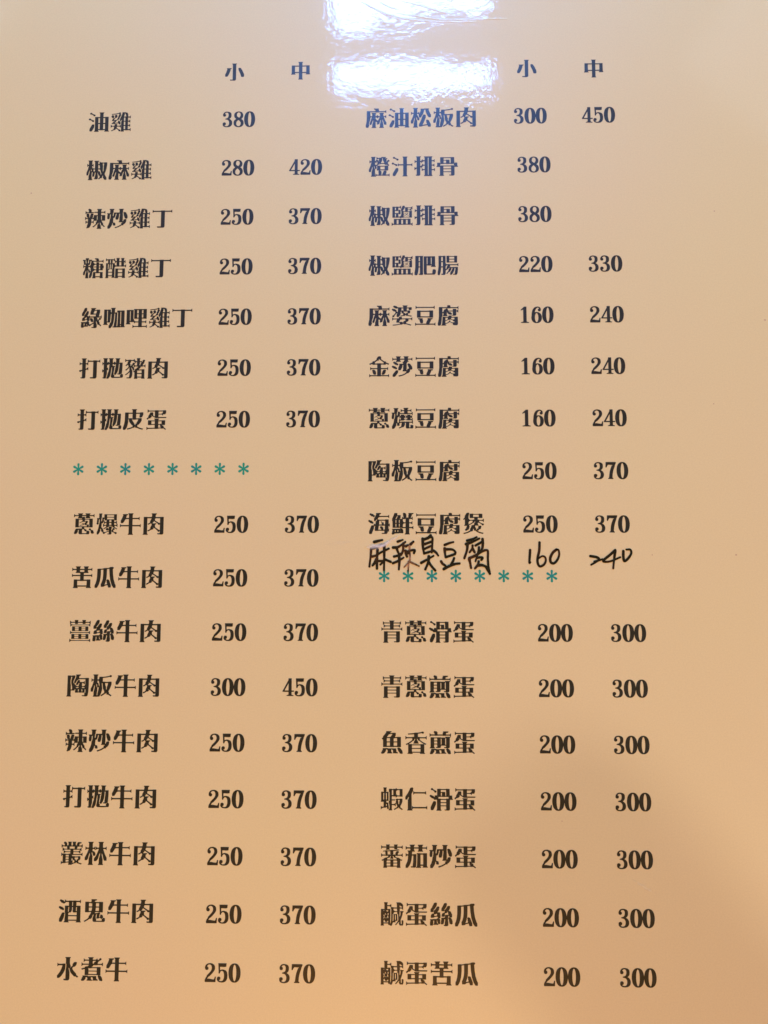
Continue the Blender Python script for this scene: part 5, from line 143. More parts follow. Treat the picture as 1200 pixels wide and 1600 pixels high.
 '8':'78,184 62,184 51,182 42,179 33,175 23,166 18,159 15,152 13,141 14,127 18,114 24,106 37,95 20,82 15,76 11,69 8,61 7,52 7,42 9,30 16,18 21,12 28,7 36,2 44,-1 63,-4 77,-4 90,-2 103,1 112,7 120,13 127,22 131,31 133,42 132,58 130,65 127,73 119,83 103,95 111,101 117,107 122,113 124,119 126,127 127,135 126,146 124,153 117,165 111,172 105,176 92,181|68,81 72,79 83,69 91,58 95,54 96,49 96,41 95,32 90,21 84,13 79,10 75,9 67,9 54,13 50,16 46,20 43,25 40,36 41,51 45,61 58,76 62,79|76,110 73,111 58,121 49,129 48,133 48,147 51,160 57,167 61,170 66,172 72,172 80,170 85,167 90,160 94,150 94,138 91,129 82,115',
 '*':'125,200 118,199 112,195 107,190 105,183 104,178 111,124 111,120 107,121 65,154 57,157 52,158 47,157 40,153 34,147 31,137 32,132 34,127 37,123 41,119 97,95 95,93 45,73 39,69 33,62 31,54 32,47 35,42 40,37 46,33 53,32 60,33 66,37 108,69 111,70 111,66 104,12 105,7 107,0 112,-5 118,-9 125,-10 132,-9 138,-5 143,0 145,7 146,12 139,66 139,70 143,69 185,36 193,33 198,32 203,33 210,37 216,43 219,53 218,58 216,63 213,67 209,71 153,95 155,97 205,117 211,121 217,128 219,136 218,143 215,148 210,153 204,157 197,158 190,157 184,153 142,121 139,120 139,124 146,178 145,183 143,190 138,195 132,199',
}

# ball-pen strokes, in millimetres on the page
PEN = {
 '麻':[[[108.29,112.39],[109.34,112.14],[110.33,111.9]],[[108.01,113.94],[109.2,113.52],[110.12,113.07]],[[107.54,114.15],[107.38,116.19],[107.1,118.57]],[[107.8,116.05],[108.78,115.77],[109.91,115.06],[111.03,114.5],[111.95,114.08]],[[109.13,114.29],[109.0,116.75],[109.0,119.06]],[[108.79,116.75],[108.44,117.59],[107.88,118.29]],[[109.07,117.2],[110.47,117.14]],[[110.82,113.17],[110.82,116.19],[110.76,119.41]],[[110.61,117.17],[110.19,117.73],[109.84,118.08]],[[110.9,116.75],[111.6,117.03],[112.44,117.38]]],
 '辣':[[[114.2,112.32],[115.47,111.86]],[[113.07,113.8],[114.13,113.73],[114.97,113.24],[116.1,112.39]],[[113.92,113.94],[114.27,114.92],[114.69,115.63]],[[115.61,112.81],[115.54,114.5],[115.04,115.63]],[[113.29,116.05],[114.41,115.77],[115.25,115.2]],[[113.0,117.73],[114.27,117.17],[115.67,116.33]],[[114.55,115.63],[114.62,117.31],[114.48,119.27]],[[116.24,113.45],[116.8,113.17]],[[117.44,112.96],[118.14,112.32]],[[116.17,114.64],[116.24,115.34],[116.52,116.05]],[[116.24,114.92],[117.08,114.64],[118.42,114.43],[118.27,115.2]],[[116.38,115.27],[117.08,115.13]],[[117.29,116.19],[117.08,117.31],[115.81,118.71]],[[117.15,117.31],[118.34,117.87],[119.53,118.43]],[[116.91,117.31],[116.86,118.71],[116.82,119.69]],[[117.15,113.52],[117.19,114.78],[117.29,116.19]]],
 '臭':[[[122.46,110.78],[121.72,111.46],[120.54,111.76]],[[120.48,111.61],[120.53,113.67],[120.82,115.29]],[[120.83,111.76],[122.75,111.17],[122.89,112.79],[122.73,115.0]],[[120.97,112.94],[122.6,112.35]],[[120.97,114.11],[122.59,113.38]],[[120.82,115.29],[122.73,114.7]],[[122.88,114.41],[123.76,115.0],[124.34,115.79]],[[120.07,117.64],[121.4,116.91],[123.17,115.88]],[[121.99,116.03],[121.84,117.49],[121.1,119.25]],[[121.98,117.49],[122.71,118.52],[123.59,119.54]]],
 '豆':[[[125.98,113.15],[127.09,112.71],[128.19,112.41]],[[125.98,114.03],[126.04,115.21],[126.18,116.24]],[[126.12,114.25],[127.52,114.25],[128.25,114.48],[128.69,115.06],[128.39,115.5]],[[126.26,116.16],[127.06,115.94],[128.54,115.43]],[[125.07,117.27],[125.44,117.85],[126.1,118.29]],[[128.31,116.46],[128.01,117.26],[127.49,118.0]],[[125.72,119.17],[127.05,118.44],[128.52,117.92],[129.69,117.78]]],
 '腐':[[[131.58,112.05],[132.97,111.68],[134.01,111.16]],[[131.35,112.93],[132.82,112.42],[134.66,111.53]],[[131.71,112.86],[131.55,114.47],[130.88,116.46]],[[132.96,113.3],[132.88,114.03],[132.21,114.99]],[[132.95,114.03],[133.46,114.99]],[[133.69,113.3],[134.73,112.71],[135.61,112.12]],[[135.47,111.68],[135.53,112.86],[135.3,114.18],[134.55,115.21]],[[134.57,113.74],[134.41,114.77],[133.65,117.26]],[[132.12,116.68],[132.33,117.7],[132.54,118.87]],[[132.12,116.46],[133.67,115.8],[135.29,114.77],[136.69,114.55],[136.74,116.53],[136.86,118.58],[137.2,120.33]],[[134.1,116.38],[134.83,116.24],[135.42,116.38],[135.12,116.9]],[[134.46,117.26],[134.23,118.14],[133.49,119.02]],[[134.23,118.29],[135.25,118.21],[136.35,118.58]],[[136.34,118.73],[137.06,120.19]]],
}
PEN_SMALL = [[[[147.31,114.43],[147.21,115.82],[147.08,117.59],[147.33,117.46]]],[[[149.69,112.53],[149.58,114.55],[149.17,116.33],[149.15,117.59],[149.63,118.47],[150.65,118.09],[151.17,117.08],[150.99,116.2],[150.31,115.95],[149.42,116.45]]],[[[153.87,114.3],[152.97,115.06],[152.32,116.33],[152.42,117.46],[153.18,117.71],[154.07,116.83],[154.53,115.57],[154.37,114.43],[153.87,114.3]]]]
PEN_MEDIUM = [[[[162.27,115.94],[163.78,116.2],[164.39,116.7],[163.49,117.46],[162.42,118.09]],[[163.25,117.33],[165.27,116.7]]],[[[168.47,114.43],[167.06,115.69],[165.52,116.95],[165.76,117.33],[167.27,117.2],[169.68,116.2]],[[168.47,114.55],[168.16,116.57],[167.85,118.97]]],[[[170.48,114.68],[170.44,116.07],[170.66,117.13],[171.55,116.57],[172.39,115.31],[172.24,114.35],[171.24,114.3]]]]
CREASES = [[[103.87,-33.26],[108.03,-30.84],[112.9,-28.42],[117.27,-27.32]],[[105.1,-32.97],[109.49,-30.3],[115.33,-28.12],[124.07,-27.05],[132.79,-26.81],[135.69,-26.76]],[[109.0,-33.17],[111.44,-31.57],[114.36,-30.63]],[[112.9,-29.72],[119.22,-28.68],[126.98,-27.52],[141.5,-27.5],[143.91,-27.25]],[[114.85,-33.07],[120.2,-31.68],[126.02,-29.77],[130.86,-28.5]],[[189.8,-27.17],[195.72,-27.62],[200.76,-27.18],[206.66,-27.44],[215.04,-26.95]]]
SCRATCHES = [[[106.08,113.54],[107.53,112.89],[110.75,112.89],[112.68,112.09],[115.26,110.96],[113.65,112.25],[111.72,113.06],[109.47,113.86],[107.21,113.86]],[[95.44,113.05],[99.47,112.09],[103.5,112.25],[101.08,112.89],[97.86,113.38]],[[170.01,193.15],[172.27,194.16],[176.76,196.92],[174.04,196.07],[171.5,194.47]]]
SPECKS = [[[208.03,55.67]],[[153.91,180.03]],[[198.29,115.61]],[[194.23,77.4]],[[177.6,115.62]],[[196.34,26.6]],[[17.14,19.86]]]

# ---------------------------------------------------------------- materials
def coat_material(name, base, vary=None, rough=0.30, scale=60.0, detail=4, grain=0.0, alpha=1.0, lo=0.35, hi=0.65, spec=0.35):
    """A printed surface under the glossy laminate: base colour plus a clear coat whose skin is slightly uneven."""
    m = bpy.data.materials.new(name)
    m.use_nodes = True
    nt = m.node_tree; N = nt.nodes; L = nt.links
    p = N['Principled BSDF']
    geo = N.new('ShaderNodeNewGeometry')
    p.inputs['Base Color'].default_value = (*base, 1)
    if vary:
        n1 = N.new('ShaderNodeTexNoise'); n1.inputs['Scale'].default_value = scale; n1.inputs['Detail'].default_value = detail
        L.new(geo.outputs['Position'], n1.inputs['Vector'])
        mr = N.new('ShaderNodeMapRange'); mr.inputs['From Min'].default_value = lo; mr.inputs['From Max'].default_value = hi
        L.new(n1.outputs['Fac'], mr.inputs['Value'])
        mx = N.new('ShaderNodeMix'); mx.data_type = 'RGBA'
        mx.inputs[6].default_value = (*base, 1); mx.inputs[7].default_value = (*vary, 1)
        L.new(mr.outputs['Result'], mx.inputs[0])
        last = mx.outputs[2]
        if grain:
            n2 = N.new('ShaderNodeTexNoise'); n2.inputs['Scale'].default_value = 2600; n2.inputs['Detail'].default_value = 3
            L.new(geo.outputs['Position'], n2.inputs['Vector'])
            g = N.new('ShaderNodeMapRange'); g.inputs['From Min'].default_value = 0.2; g.inputs['From Max'].default_value = 0.8
            g.inputs['To Min'].default_value = 1 - grain; g.inputs['To Max'].default_value = 1 + grain
            L.new(n2.outputs['Fac'], g.inputs['Value'])
            vm = N.new('ShaderNodeVectorMath'); vm.operation = 'SCALE'
            L.new(last, vm.inputs[0]); L.new(g.outputs['Result'], vm.inputs['Scale'])
            last = vm.outputs[0]
        L.new(last, p.inputs['Base Color'])
    p.inputs['Roughness'].default_value = rough
    p.inputs['Specular IOR Level'].default_value = spec
    p.inputs['Coat Weight'].default_value = 1.0
    p.inputs['Coat Roughness'].default_value = 0.05
    p.inputs['Coat IOR'].default_value = 1.5
    p.inputs['Alpha'].default_value = alpha
    # skin of the laminate: slow waves, orange peel, fine pin-pricks
    a = N.new('ShaderNodeTexNoise'); a.inputs['Scale'].default_value = 95; a.inputs['Detail'].default_value = 1
    b = N.new('ShaderNodeTexNoise'); b.inputs['Scale'].default_value = 620; b.inputs['Detail'].default_value = 3
    c = N.new('ShaderNodeTexVoronoi'); c.inputs['Scale'].default_value = 900
    for t in (a, b, c):
        L.new(geo.outputs['Position'], t.inputs['Vector'])
    hb = N.new('ShaderNodeMath'); hb.operation = 'MULTIPLY'; hb.inputs[1].default_value = BUMP_FINE
    L.new(b.outputs['Fac'], hb.inputs[0])
    ha = N.new('ShaderNodeMath'); ha.operation = 'MULTIPLY_ADD'; ha.inputs[1].default_value = BUMP_WAVE
    L.new(a.outputs['Fac'], ha.inputs[0]); L.new(hb.outputs[0], ha.inputs[2])
    cm = N.new('ShaderNodeMapRange'); cm.inputs['From Min'].default_value = 0.0; cm.inputs['From Max'].default_value = 0.13
    cm.inputs['To Min'].default_value = 1.0; cm.inputs['To Max'].default_value = 0.0
    L.new(c.outputs['Distance'], cm.inputs['Value'])
    hc = N.new('ShaderNodeMath'); hc.operation = 'MULTIPLY_ADD'; hc.inputs[1].default_value = BUMP_PRICK
    L.new(cm.outputs[0], hc.inputs[0]); L.new(ha.outputs[0], hc.inputs[2])
    bp = N.new('ShaderNodeBump'); bp.inputs['Strength'].default_value = 1.0; bp.inputs['Distance'].default_value = 1.0
    L.new(hc.outputs[0], bp.inputs['Height'])
    L.new(bp.outputs['Normal'], p.inputs['Coat Normal'])
    return m

BUMP_WAVE = 0.00004
BUMP_FINE = 0.0000150
BUMP_PRICK = 0.0000300

PAPER = coat_material("cream_paper", (0.805, 0.702, 0.412), (0.80, 0.712, 0.405), scale=14, grain=0.045, rough=0.42, spec=0.55)
INK = coat_material("black_print", (0.002, 0.002, 0.005), (0.011, 0.011, 0.018), scale=900, detail=3, lo=0.42, hi=0.72, rough=0.35, spec=0.65)
GREEN = coat_material("green_print", (0.008, 0.36, 0.24), (0.010, 0.29, 0.28), scale=300)
PENINK = coat_material("brown_black_pen", (0.004, 0.003, 0.003), (0.07, 0.020, 0.010), scale=170, detail=3, lo=0.52, hi=0.75)
PENWORN = coat_material("worn_pen", (0.045, 0.018, 0.010), (0.40, 0.22, 0.13), scale=700, detail=3, lo=0.4, hi=0.65)
SPECK = coat_material("speck_dirt", (0.62, 0.44, 0.29), (0.5, 0.34, 0.22), scale=500)

def plain(name, base, rough=0.5, metal=0.0, coat=0.0, alpha=1.0, vary=None, scale=40, stretch=None):
    m = bpy.data.materials.new(name); m.use_nodes = True
    nt = m.node_tree; p = nt.nodes['Principled BSDF']
    p.inputs['Base Color'].default_value = (*base, 1)
    p.inputs['Roughness'].default_value = rough
    p.inputs['Metallic'].default_value = metal
    p.inputs['Coat Weight'].default_value = coat
    p.inputs['Alpha'].default_value = alpha
    if vary:
        tc = nt.nodes.new('ShaderNodeTexCoord'); mp = nt.nodes.new('ShaderNodeMapping')
        mp.inputs['Scale'].default_value = stretch or (1, 1, 1)
        n = nt.nodes.new('ShaderNodeTexNoise'); n.inputs['Scale'].default_value = scale; n.inputs['Detail'].default_value = 6
        mx = nt.nodes.new('ShaderNodeMix'); mx.data_type = 'RGBA'
        mx.inputs[6].default_value = (*base, 1); mx.inputs[7].default_value = (*vary, 1)
        nt.links.new(tc.outputs['Object'], mp.inputs['Vector']); nt.links.new(mp.outputs[0], n.inputs['Vector'])
        nt.links.new(n.outputs['Fac'], mx.inputs[0]); nt.links.new(mx.outputs[2], p.inputs['Base Color'])
    return m

def scuff_material():
    """Scuffed laminate: the plastic is torn white where the noise says so and clear in between."""
    m = bpy.data.materials.new("white_scuff"); m.use_nodes = True
    nt = m.node_tree; p = nt.nodes['Principled BSDF']
    p.inputs['Base Color'].default_value = (0.90, 0.92, 0.97, 1)
    p.inputs['Specular IOR Level'].default_value = 0.9
    p.inputs['Roughness'].default_value = 0.3
    geo = nt.nodes.new('ShaderNodeNewGeometry'); mp = nt.nodes.new('ShaderNodeMapping')
    mp.inputs['Rotation'].default_value = (0, 0, -0.25); mp.inputs['Scale'].default_value = (350, 1500, 1)
    n = nt.nodes.new('ShaderNodeTexNoise'); n.inputs['Scale'].default_value = 1; n.inputs['Detail'].default_value = 3
    mr = nt.nodes.new('ShaderNodeMapRange')
    mr.inputs['From Min'].default_value = 0.3; mr.inputs['From Max'].default_value = 0.62
    mr.inputs['To Min'].default_value = 0.12; mr.inputs['To Max'].default_value = 0.85
    vc = nt.nodes.new('ShaderNodeVertexColor'); vc.layer_name = "wear"
    mu = nt.nodes.new('ShaderNodeMath'); mu.operation = 'MULTIPLY'
    nt.links.new(geo.outputs['Position'], mp.inputs['Vector']); nt.links.new(mp.outputs[0], n.inputs['Vector'])
    nt.links.new(n.outputs['Fac'], mr.inputs['Value'])
    nt.links.new(mr.outputs[0], mu.inputs[0]); nt.links.new(vc.outputs['Color'], mu.inputs[1])
    nt.links.new(mu.outputs[0], p.inputs['Alpha'])
    return m
SCUFF = scuff_material()

# ---------------------------------------------------------------- builders
def link(name, data, parent=None, label=None):
    o = bpy.data.objects.new(name, data)
    scene.collection.objects.link(o)
    if parent: o.parent = parent
    if label: o['label'] = label
    return o

def pg(x, y, z=0.0):
    """page millimetres -> metres"""
    return Vector((x * MM, -y * MM, z * MM))

INK_Z = 0.03            # print lies this many mm above the sheet, inside the laminate
from mathutils.geometry import delaunay_2d_cdt
mesh_cache = {}
def glyph_mesh(ch, mat, sx, sy, cx):
    """Filled flat mesh of one character; origin at the middle of its box. sx, sy: millimetres to the em."""
    key = (ch, mat.name, sx, sy)
    if key in mesh_cache: return mesh_cache[key]
    loops = [[tuple(map(int, q.split(','))) for q in lp.split()] for lp in GLYPHS[ch].split('|')]
    pts, edges = [], []
    for lp in loops:
        n0 = len(pts); pts += [Vector(p) for p in lp]
        edges += [(n0 + i, n0 + (i + 1) % len(lp)) for i in range(len(lp))]
    vs, _, tris, _, _, _ = delaunay_2d_cdt(pts, edges, [], 0, 1e-4)
    def inside(x, y):
        odd = False
        for lp in loops:
            for (xa, ya), (xb, yb) in zip(lp, lp[1:] + lp[:1]):
                if (ya > y) != (yb > y) and x < xa + (y - ya) * (xb - xa) / (yb - ya): odd = not odd
        return odd
    keep = [t for t in tris if inside(sum(vs[i].x for i in t) / 3 + 1e-3, sum(vs[i].y for i in t) / 3 + 1.3e-3)]
    used = sorted({i for t in keep for i in t}); ix = {v: k for k, v in enumerate(used)}
    me = bpy.data.meshes.new("character")
    me.from_pydata([((vs[i].x / 250 - cx) * sx * MM, (vs[i].y / 250 - 0.38) * sy * MM, 0) for i in used], [],
                   [[ix[i] for i in t] for t in keep])
    me.materials.clear(); me.materials.append(mat)
    me.name = "character"
    mesh_cache[key] = me
    return me

def empty(name, parent, loc, label=None):
    o = link(name, None, parent, label)
    o.empty_display_size = 0.005
    o.location = loc
    return o

menu = link("laminated_menu", None)
menu['label'] = "cream laminated menu page with two printed columns of dish names and prices"
menu['category'] = "menu"

PX0, PX1, PY0, PY1 = -22.0, 241.0, -58.0, 262.0     # sheet edges, mm

def rounded_sheet(name, x0, x1, y0, y1, r, z0, z1, mat, parent):
    bm = bmesh.new(); ring = []
    for cx, cy, a0 in ((x1 - r, y1 - r, 270), (x1 - r, y0 + r, 0), (x0 + r, y0 + r, 90), (x0 + r, y1 - r, 180)):
        for k in range(9):
            a = math.radians(a0 + 90 * k / 8)
            ring.append((cx + r * math.cos(a), cy - r * math.sin(a)))
    top = [bm.verts.new(pg(x, y, z1)) for x, y in ring]
    bot = [bm.verts.new(pg(x, y, z0)) for x, y in ring]
    bm.faces.new(top); bm.faces.new(bot[::-1])
    n = len(ring)
    for i in range(n):
        bm.faces.new((top[i], bot[i], bot[(i + 1) % n], top[(i + 1) % n]))
    bmesh.ops.recalc_face_normals(bm, faces=bm.faces)
    me = bpy.data.meshes.new(name); bm.to_mesh(me); bm.free(); me.materials.append(mat)
    return link(name, me, parent)

rounded_sheet("paper_sheet", PX0, PX1, PY0, PY1, 0.8, -0.35, 0.0, PAPER, menu)
CLEAR = plain("clear_laminate_border", (0.75, 0.74, 0.70), rough=0.15, alpha=0.35, coat=1.0)
rounded_sheet("laminate_border", PX0 - 6, PX1 + 6, PY0 - 6, PY1 + 6, 5, -0.62, -0.36, CLEAR, menu)

# ---- printed names and prices ------------------------------------------------
ROW = 13.5
PITCH = 5.94
EMX, EMY = 5.70, 5.85

random.seed(3)
def name_line(text, x, y, label, pitch=PITCH):
    line = empty("dish_name", menu, pg(x, y, INK_Z), label)
    for i, ch in enumerate(text):
        o = link("character", glyph_mesh(ch, INK, EMX, EMY, 0.5), line)
        o.location = pg(2.72 + i * pitch, 0)
    return line

def price(text, x, y, label):
    p = empty("price", menu, pg(x, y, INK_Z), label)
    for i, ch in enumerate(text):
        o = link("digit", glyph_mesh(ch, INK, 5.35, 5.85, 0.28), p)
        o.location = pg((i - 1) * 2.93, -0.2)
    return p

LEFT = [(0, "油雞", "380", None), (1, "椒麻雞", "280", "420"), (2, "辣炒雞丁", "250", "370"), (3, "糖醋雞丁", "250", "370"),
        (4, "綠咖哩雞丁", "250", "370"), (5, "打拋豬肉", "250", "370"), (6, "打拋皮蛋", "250", "370"),
        (8, "蔥爆牛肉", "250", "370"), (9, "苦瓜牛肉", "250", "370"), (10, "薑絲牛肉", "250", "370"), (11, "陶板牛肉", "300", "450"),
        (12, "辣炒牛肉", "250", "370"), (13, "打拋牛肉", "250", "370"), (14, "叢林牛肉", "250", "370"), (15, "酒鬼牛肉", "250", "370"),
        (16, "水煮牛", "250", "370")]
RIGHT = [(0, "麻油松板肉", "300", "450"), (1, "橙汁排骨", "380", None), (2, "椒鹽排骨", "380", None), (3, "椒鹽肥腸", "220", "330"),
         (4, "麻婆豆腐", "160", "240"), (5, "金莎豆腐", "160", "240"), (6, "蔥燒豆腐", "160", "240"), (7, "陶板豆腐", "250", "370"),
         (8, "海鮮豆腐煲", "250", "370"),
         (10, "青蔥滑蛋", "200", "300"), (11, "青蔥煎蛋", "200", "300"), (12, "魚香煎蛋", "200", "300"), (13, "蝦仁滑蛋", "200", "300"),
         (14, "蕃茄炒蛋", "200", "300"), (15, "鹹蛋絲瓜", "200", "300"), (16, "鹹蛋苦瓜", "200", "300")]
for r, nm, p1, p2 in LEFT:
    y = r * ROW
    name_line(nm, 31.75, y + 0.22 - 0.8 * r / 16, "printed dish name %s in the left column" % nm)
    price(p1, 72.0, y, "printed small price %s beside %s" % (p1, nm))
    if p2: price(p2, 89.95, y, "printed medium price %s beside %s" % (p2, nm))
for r, nm, p1, p2 in RIGHT:
    y = r * ROW
    low = r >= 10
    name_line(nm, 110.0 if low else (105.9 if r == 0 else 106.75), y + 0.08 - 0.62 * r / 16, "printed dish name %s in the right column" % nm)
    a = 153.13 if low else (149.2 if r == 0 else 149.93)
    b = 171.14 if low else (167.1 if r == 0 else 167.88)
    price(p1, a, y, "printed small price %s beside %s" % (p1, nm))
    if p2: price(p2, b, y, "printed medium price %s beside %s" % (p2, nm))

for x, y, ch, side in ((70.6, -13.40, "小", "left"), (88.4, -13.55, "中", "left"), (148.45, -13.30, "小", "right"), (166.2, -13.05, "中", "right")):
    o = link("size_heading", glyph_mesh(ch, INK, 5.35, 5.35, 0.5), menu, "printed size heading %s above the %s price column" % (ch, side))
    o.location = pg(x, y, INK_Z)

# ---- rows of green asterisks ---------------------------------------------------
for x0, x1, y, side in ((32.5, 74.95, 93.75, "left"), (110.8, 152.6, 120.9, "right")):
    d = empty("asterisk_divider", menu, pg(x0, y, INK_Z + 0.01), "row of eight green printed asterisks in the %s column" % side)
    for i in range(8):
        o = link("asterisk", glyph_mesh("*", GREEN, 3.6, 3.75, 0.5), d)
        o.location = pg((x1 - x0) * i / 7, 0)

# ---- handwriting ----------------------------------------------------------------
pen_layer = [0]
def smooth(P, n=7):
    if len(P) < 3: return [P[0].lerp(P[-1], k / 4) for k in range(5)]
    Q = [P[0] * 2 - P[1]] + P + [P[-1] * 2 - P[-2]]
    out = []
    for i in range(1, len(Q) - 2):
        a, b, c, d = Q[i - 1:i + 3]
        for k in range(n):
            t = k / n
            out.append(0.5 * ((2 * b) + (c - a) * t + (2 * a - 5 * b + 4 * c - d) * t * t + (3 * b - a - 3 * c + d) * t ** 3))
    out.append(P[-1]); return out

def pen_mesh(strokes, ox, oy, width, mat_ids, seed):
    rnd = random.Random(seed)
    bm = bmesh.new()
    for s, st in enumerate(strokes):
        pen_layer[0] += 1
        z = 0.004 * (s + 1)
        P = smooth([Vector((x - ox, y - oy, 0)) for x, y in st])
        wbase = width * rnd.uniform(0.9, 1.1)
        if mat_ids[s] == 1: wbase *= 0.72
        n = len(P); W = []
        for i in range(n):
            t = i / (n - 1)
            W.append(0.5 * wbase * (1.08 - 0.22 * t + 0.07 * math.sin(5 * t + s) + rnd.uniform(-.03, .03)))
        def nrm(i):
            d = P[min(n - 1, i + 1)] - P[max(0, i - 1)]
            d.normalize(); return Vector((-d.y, d.x, 0)), d
        Lp, Rp = [], []
        for i in range(n):
            q, d = nrm(i)
            Lp.append(P[i] + q * W[i]); Rp.append(P[i] - q * W[i])
        # round caps are fans of their own outline points
        q, d = nrm(0); cap0 = [P[0] + (q * math.cos(a) - d * math.sin(a)) * W[0] for a in [math.pi * k / 8 for k in range(1, 8)]]
        q, d = nrm(n - 1); cap1 = [P[-1] + (q * math.cos(a) + d * math.sin(a)) * W[-1] for a in [math.pi * k / 8 for k in range(1, 8)]]
        V = lambda v: bm.verts.new((v.x * MM, -v.y * MM, z * MM))
        l = [V(v) for v in Lp]; r = [V(v) for v in Rp]
        for i in range(n - 1):
            f = bm.faces.new((l[i], r[i], r[i + 1], l[i + 1])); f.material_index = mat_ids[s]
        f = bm.faces.new([l[0]] + [V(v) for v in cap0] + [r[0]]); f.material_index = mat_ids[s]
        f = bm.faces.new([l[-1]] + [V(v) for v in cap1] + [r[-1]]); f.material_index = mat_ids[s]
    for f in bm.faces:
        f.normal_update()
        if f.normal.z < 0: f.normal_flip()
    me = bpy.data.meshes.new("pen_strokes"); bm.to_mesh(me); bm.free()
    me.materials.append(PENINK); me.materials.append(PENWORN)
    return me

hw = empty("handwritten_dish_name", menu, pg(106.8, 116, INK_Z + 0.05), "dish name 麻辣臭豆腐 handwritten in black pen")
for k, (ch, strokes) in enumerate(PEN.items()):
    ids = [1 if ch == "辣" and s >= 12 else 0 for s in range(len(strokes))]
    o = link("character", pen_mesh(strokes, 106.8, 116, 0.64, ids, k), hw)
for strs, x, lab in ((PEN_SMALL, 150, "price 160 handwritten in black pen"), (PEN_MEDIUM, 167, "price 240 handwritten in black pen")):
    hp = empty("handwritten_price", menu, pg(x, 116, INK_Z + 0.05), lab)
    for k, strokes in enumerate(strs):
        link("digit", pen_mesh(strokes, x, 116, 0.62, [0] * len(strokes), 40 + k), hp)

# ---- wear of the laminate: creases at the top, scuffs, specks ----------------------
def crease(pts, w, h):
    P = smooth([Vector((x, y, 0)) for x, y in pts], 8)
    bm = bmesh.new(); prev = None; n = len(P)
    for i in range(n):
        d = (P[min(n - 1, i + 1)] - P[max(0, i - 1)]).normalized(); q = Vector((-d.y, d.x, 0))
        t = i / (n - 1); f = math.sin(math.pi * min(1, max(0, t))) ** 0.5 if 0 < t < 1 else 0.02
        row = []
        for k in range(7):
            u = k / 3 - 1
            row.append(bm.verts.new(pg(*(P[i] + q * u * w * f).xy, 0.001 + h * f * (1 - u * u))))
        if prev:
            for k in range(6): bm.faces.new((prev[k], prev[k + 1], row[k + 1], row[k]))
        prev = row
    for f in bm.faces:
        f.normal_update(); f.smooth = True
        if f.normal.z < 0: f.normal_flip()
    me = bpy.data.meshes.new("laminate_crease"); bm.to_mesh(me); bm.free(); me.materials.append(PAPER)
    return link("laminate_crease", me, menu)
for k, c in enumerate(CREASES): crease(c, 0.28, 0.035 if k < 5 else 0.006)

for pts, strength in zip(SCRATCHES, (0.99, 0.35, 0.45)):
    bm = bmesh.new()
    col = bm.loops.layers.color.new("wear")
    c = sum((Vector((x, y, 0)) for x, y in pts), Vector()) / len(pts)
    P = [c + Vector(((x - c.x) * 1.05, (y - c.y) * (1.5 if strength > 0.9 else 1.1), 0)) for x, y in pts]; n = len(P)
    Q = []
    for i in range(n):
        for k in range(4): Q.append(P[i].lerp(P[(i + 1) % n], k / 4))
    n = len(Q)
    rings = [[bm.verts.new(pg(*(c.lerp(v, s)).xy, 0.16)) for v in Q] for s in (0.35, 0.7, 1.0)]
    mid = bm.verts.new(pg(c.x, c.y, 0.16)); val = {mid: 1.0}
    for s, rg in zip((1.0, 0.85, 0.0), rings):
        for v in rg: val[v] = s
    for i in range(n):
        j = (i + 1) % n
        bm.faces.new((mid, rings[0][i], rings[0][j]))
        for a in (0, 1): bm.faces.new((rings[a][i], rings[a + 1][i], rings[a + 1][j], rings[a][j]))
    for f in bm.faces:
        f.normal_update()
        if f.normal.z < 0: f.normal_flip()
        for lp in f.loops: lp[col] = (val[lp.vert] * strength,) * 3 + (1,)
    me = bpy.data.meshes.new("scuff_mark"); bm.to_mesh(me); bm.free(); me.materials.append(SCUFF)
    link("scuff_mark", me, menu)

for i, sp in enumerate(SPECKS):
    x, y = sp[0]
    rr = random.Random(i); bm = bmesh.new()
    r0 = 0.24 if i == 0 else rr.uniform(0.14, 0.22)
    vs = [bm.verts.new(pg(x + r0 * rr.uniform(.7, 1.1) * math.cos(a), y - r0 * rr.uniform(.7, 1.1) * math.sin(a), 0.05)) for a in [k * math.pi / 5 for k in range(10)]]
    bm.faces.new(vs); me = bpy.data.meshes.new("speck"); bm.to_mesh(me); bm.free(); me.materials.append(SPECK)
    link("speck", me, menu)

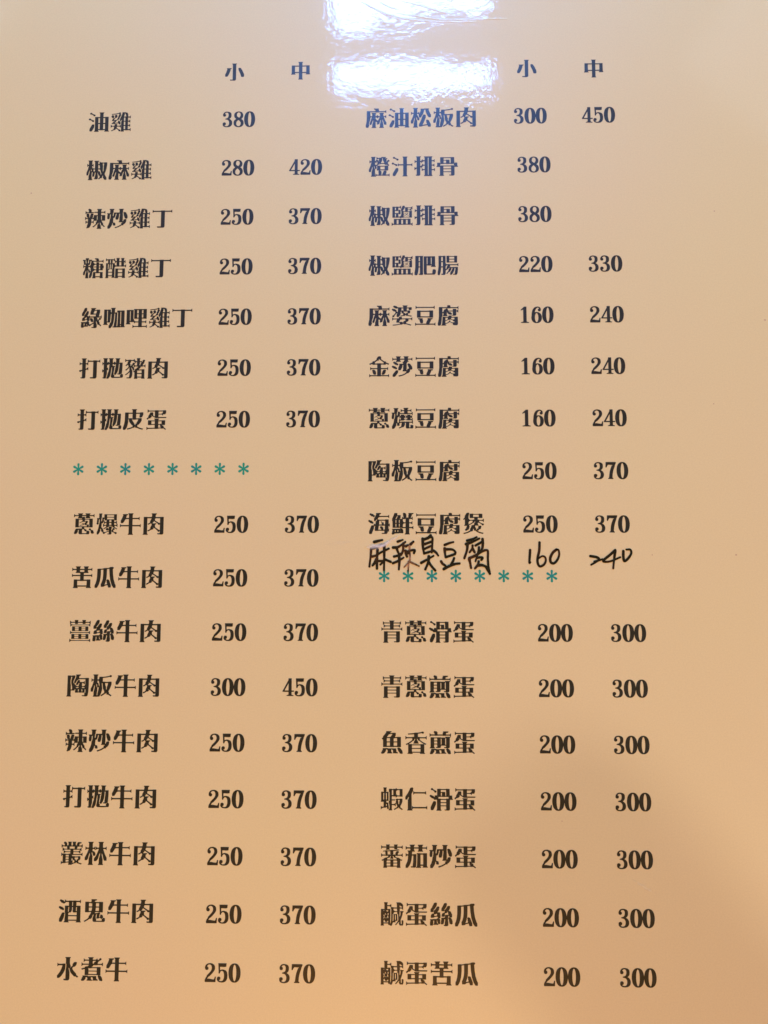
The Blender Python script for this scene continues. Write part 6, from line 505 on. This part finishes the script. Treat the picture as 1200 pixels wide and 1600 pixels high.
# ---------------------------------------------------------------- what the page lies on
WOOD = plain("brown_wood", (0.20, 0.10, 0.05), rough=0.4, vary=(0.12, 0.055, 0.025), scale=9, stretch=(1, 9, 9), coat=0.3)
bm = bmesh.new()
bmesh.ops.create_cube(bm, size=1.0)
bmesh.ops.scale(bm, vec=(1.1, 0.8, 0.03), verts=bm.verts)
bmesh.ops.translate(bm, vec=(0.11, -0.10, -0.0158), verts=bm.verts)
bmesh.ops.bevel(bm, geom=bm.edges[:], offset=0.004, segments=3, affect='EDGES')
me = bpy.data.meshes.new("tabletop"); bm.to_mesh(me); bm.free(); me.materials.append(WOOD)
t = link("tabletop", me); t['kind'] = 'structure'

# ---------------------------------------------------------------- unseen slab added beyond the lower right to cast the soft shadow
blocker = link("shadow_blocker", None)
blocker['label'] = "unseen dark slab added over the lower right corner, casting the soft shadow"
blocker['category'] = "blocker"
DARK = plain("dark_blocker_shell", (0.03, 0.03, 0.035), rough=0.35, vary=(0.04, 0.04, 0.045), scale=80)
GLASS = plain("dark_blocker_gloss", (0.01, 0.01, 0.012), rough=0.1, coat=1.0)
def slab(name, w, l, r, z0, z1, mat, cx=0, cy=0):
    bm = bmesh.new(); ring = []
    for sx, sy, a0 in ((1, 1, 0), (-1, 1, 90), (-1, -1, 180), (1, -1, 270)):
        for k in range(7):
            a = math.radians(a0 + 15 * k)
            ring.append((cx + sx * (w / 2 - r) + r * math.cos(a), cy + sy * (l / 2 - r) + r * math.sin(a)))
    top = [bm.verts.new((x, y, z1)) for x, y in ring]; bot = [bm.verts.new((x, y, z0)) for x, y in ring]
    bm.faces.new(top); bm.faces.new(bot[::-1]); n = len(ring)
    for i in range(n): bm.faces.new((top[i], bot[i], bot[(i + 1) % n], top[(i + 1) % n]))
    bmesh.ops.recalc_face_normals(bm, faces=bm.faces)
    me = bpy.data.meshes.new(name); bm.to_mesh(me); bm.free(); me.materials.append(mat)
    return link(name, me, blocker)
slab("blocker_body", 0.046, 0.15, 0.009, -0.004, 0.004, DARK)
slab("blocker_top", 0.043, 0.145, 0.007, 0.0041, 0.0046, GLASS)
slab("blocker_bump", 0.02, 0.03, 0.006, -0.0055, -0.0041, DARK, -0.012, 0.055)
sh = pg(196, 241)                          # middle of the shadow on the page
ldir = (Vector((1.3, -0.8, 1.0)) - sh).normalized()
blocker.location = sh + ldir * (0.140 / ldir.z)
blocker.rotation_euler = (0, 0, math.radians(38.5))
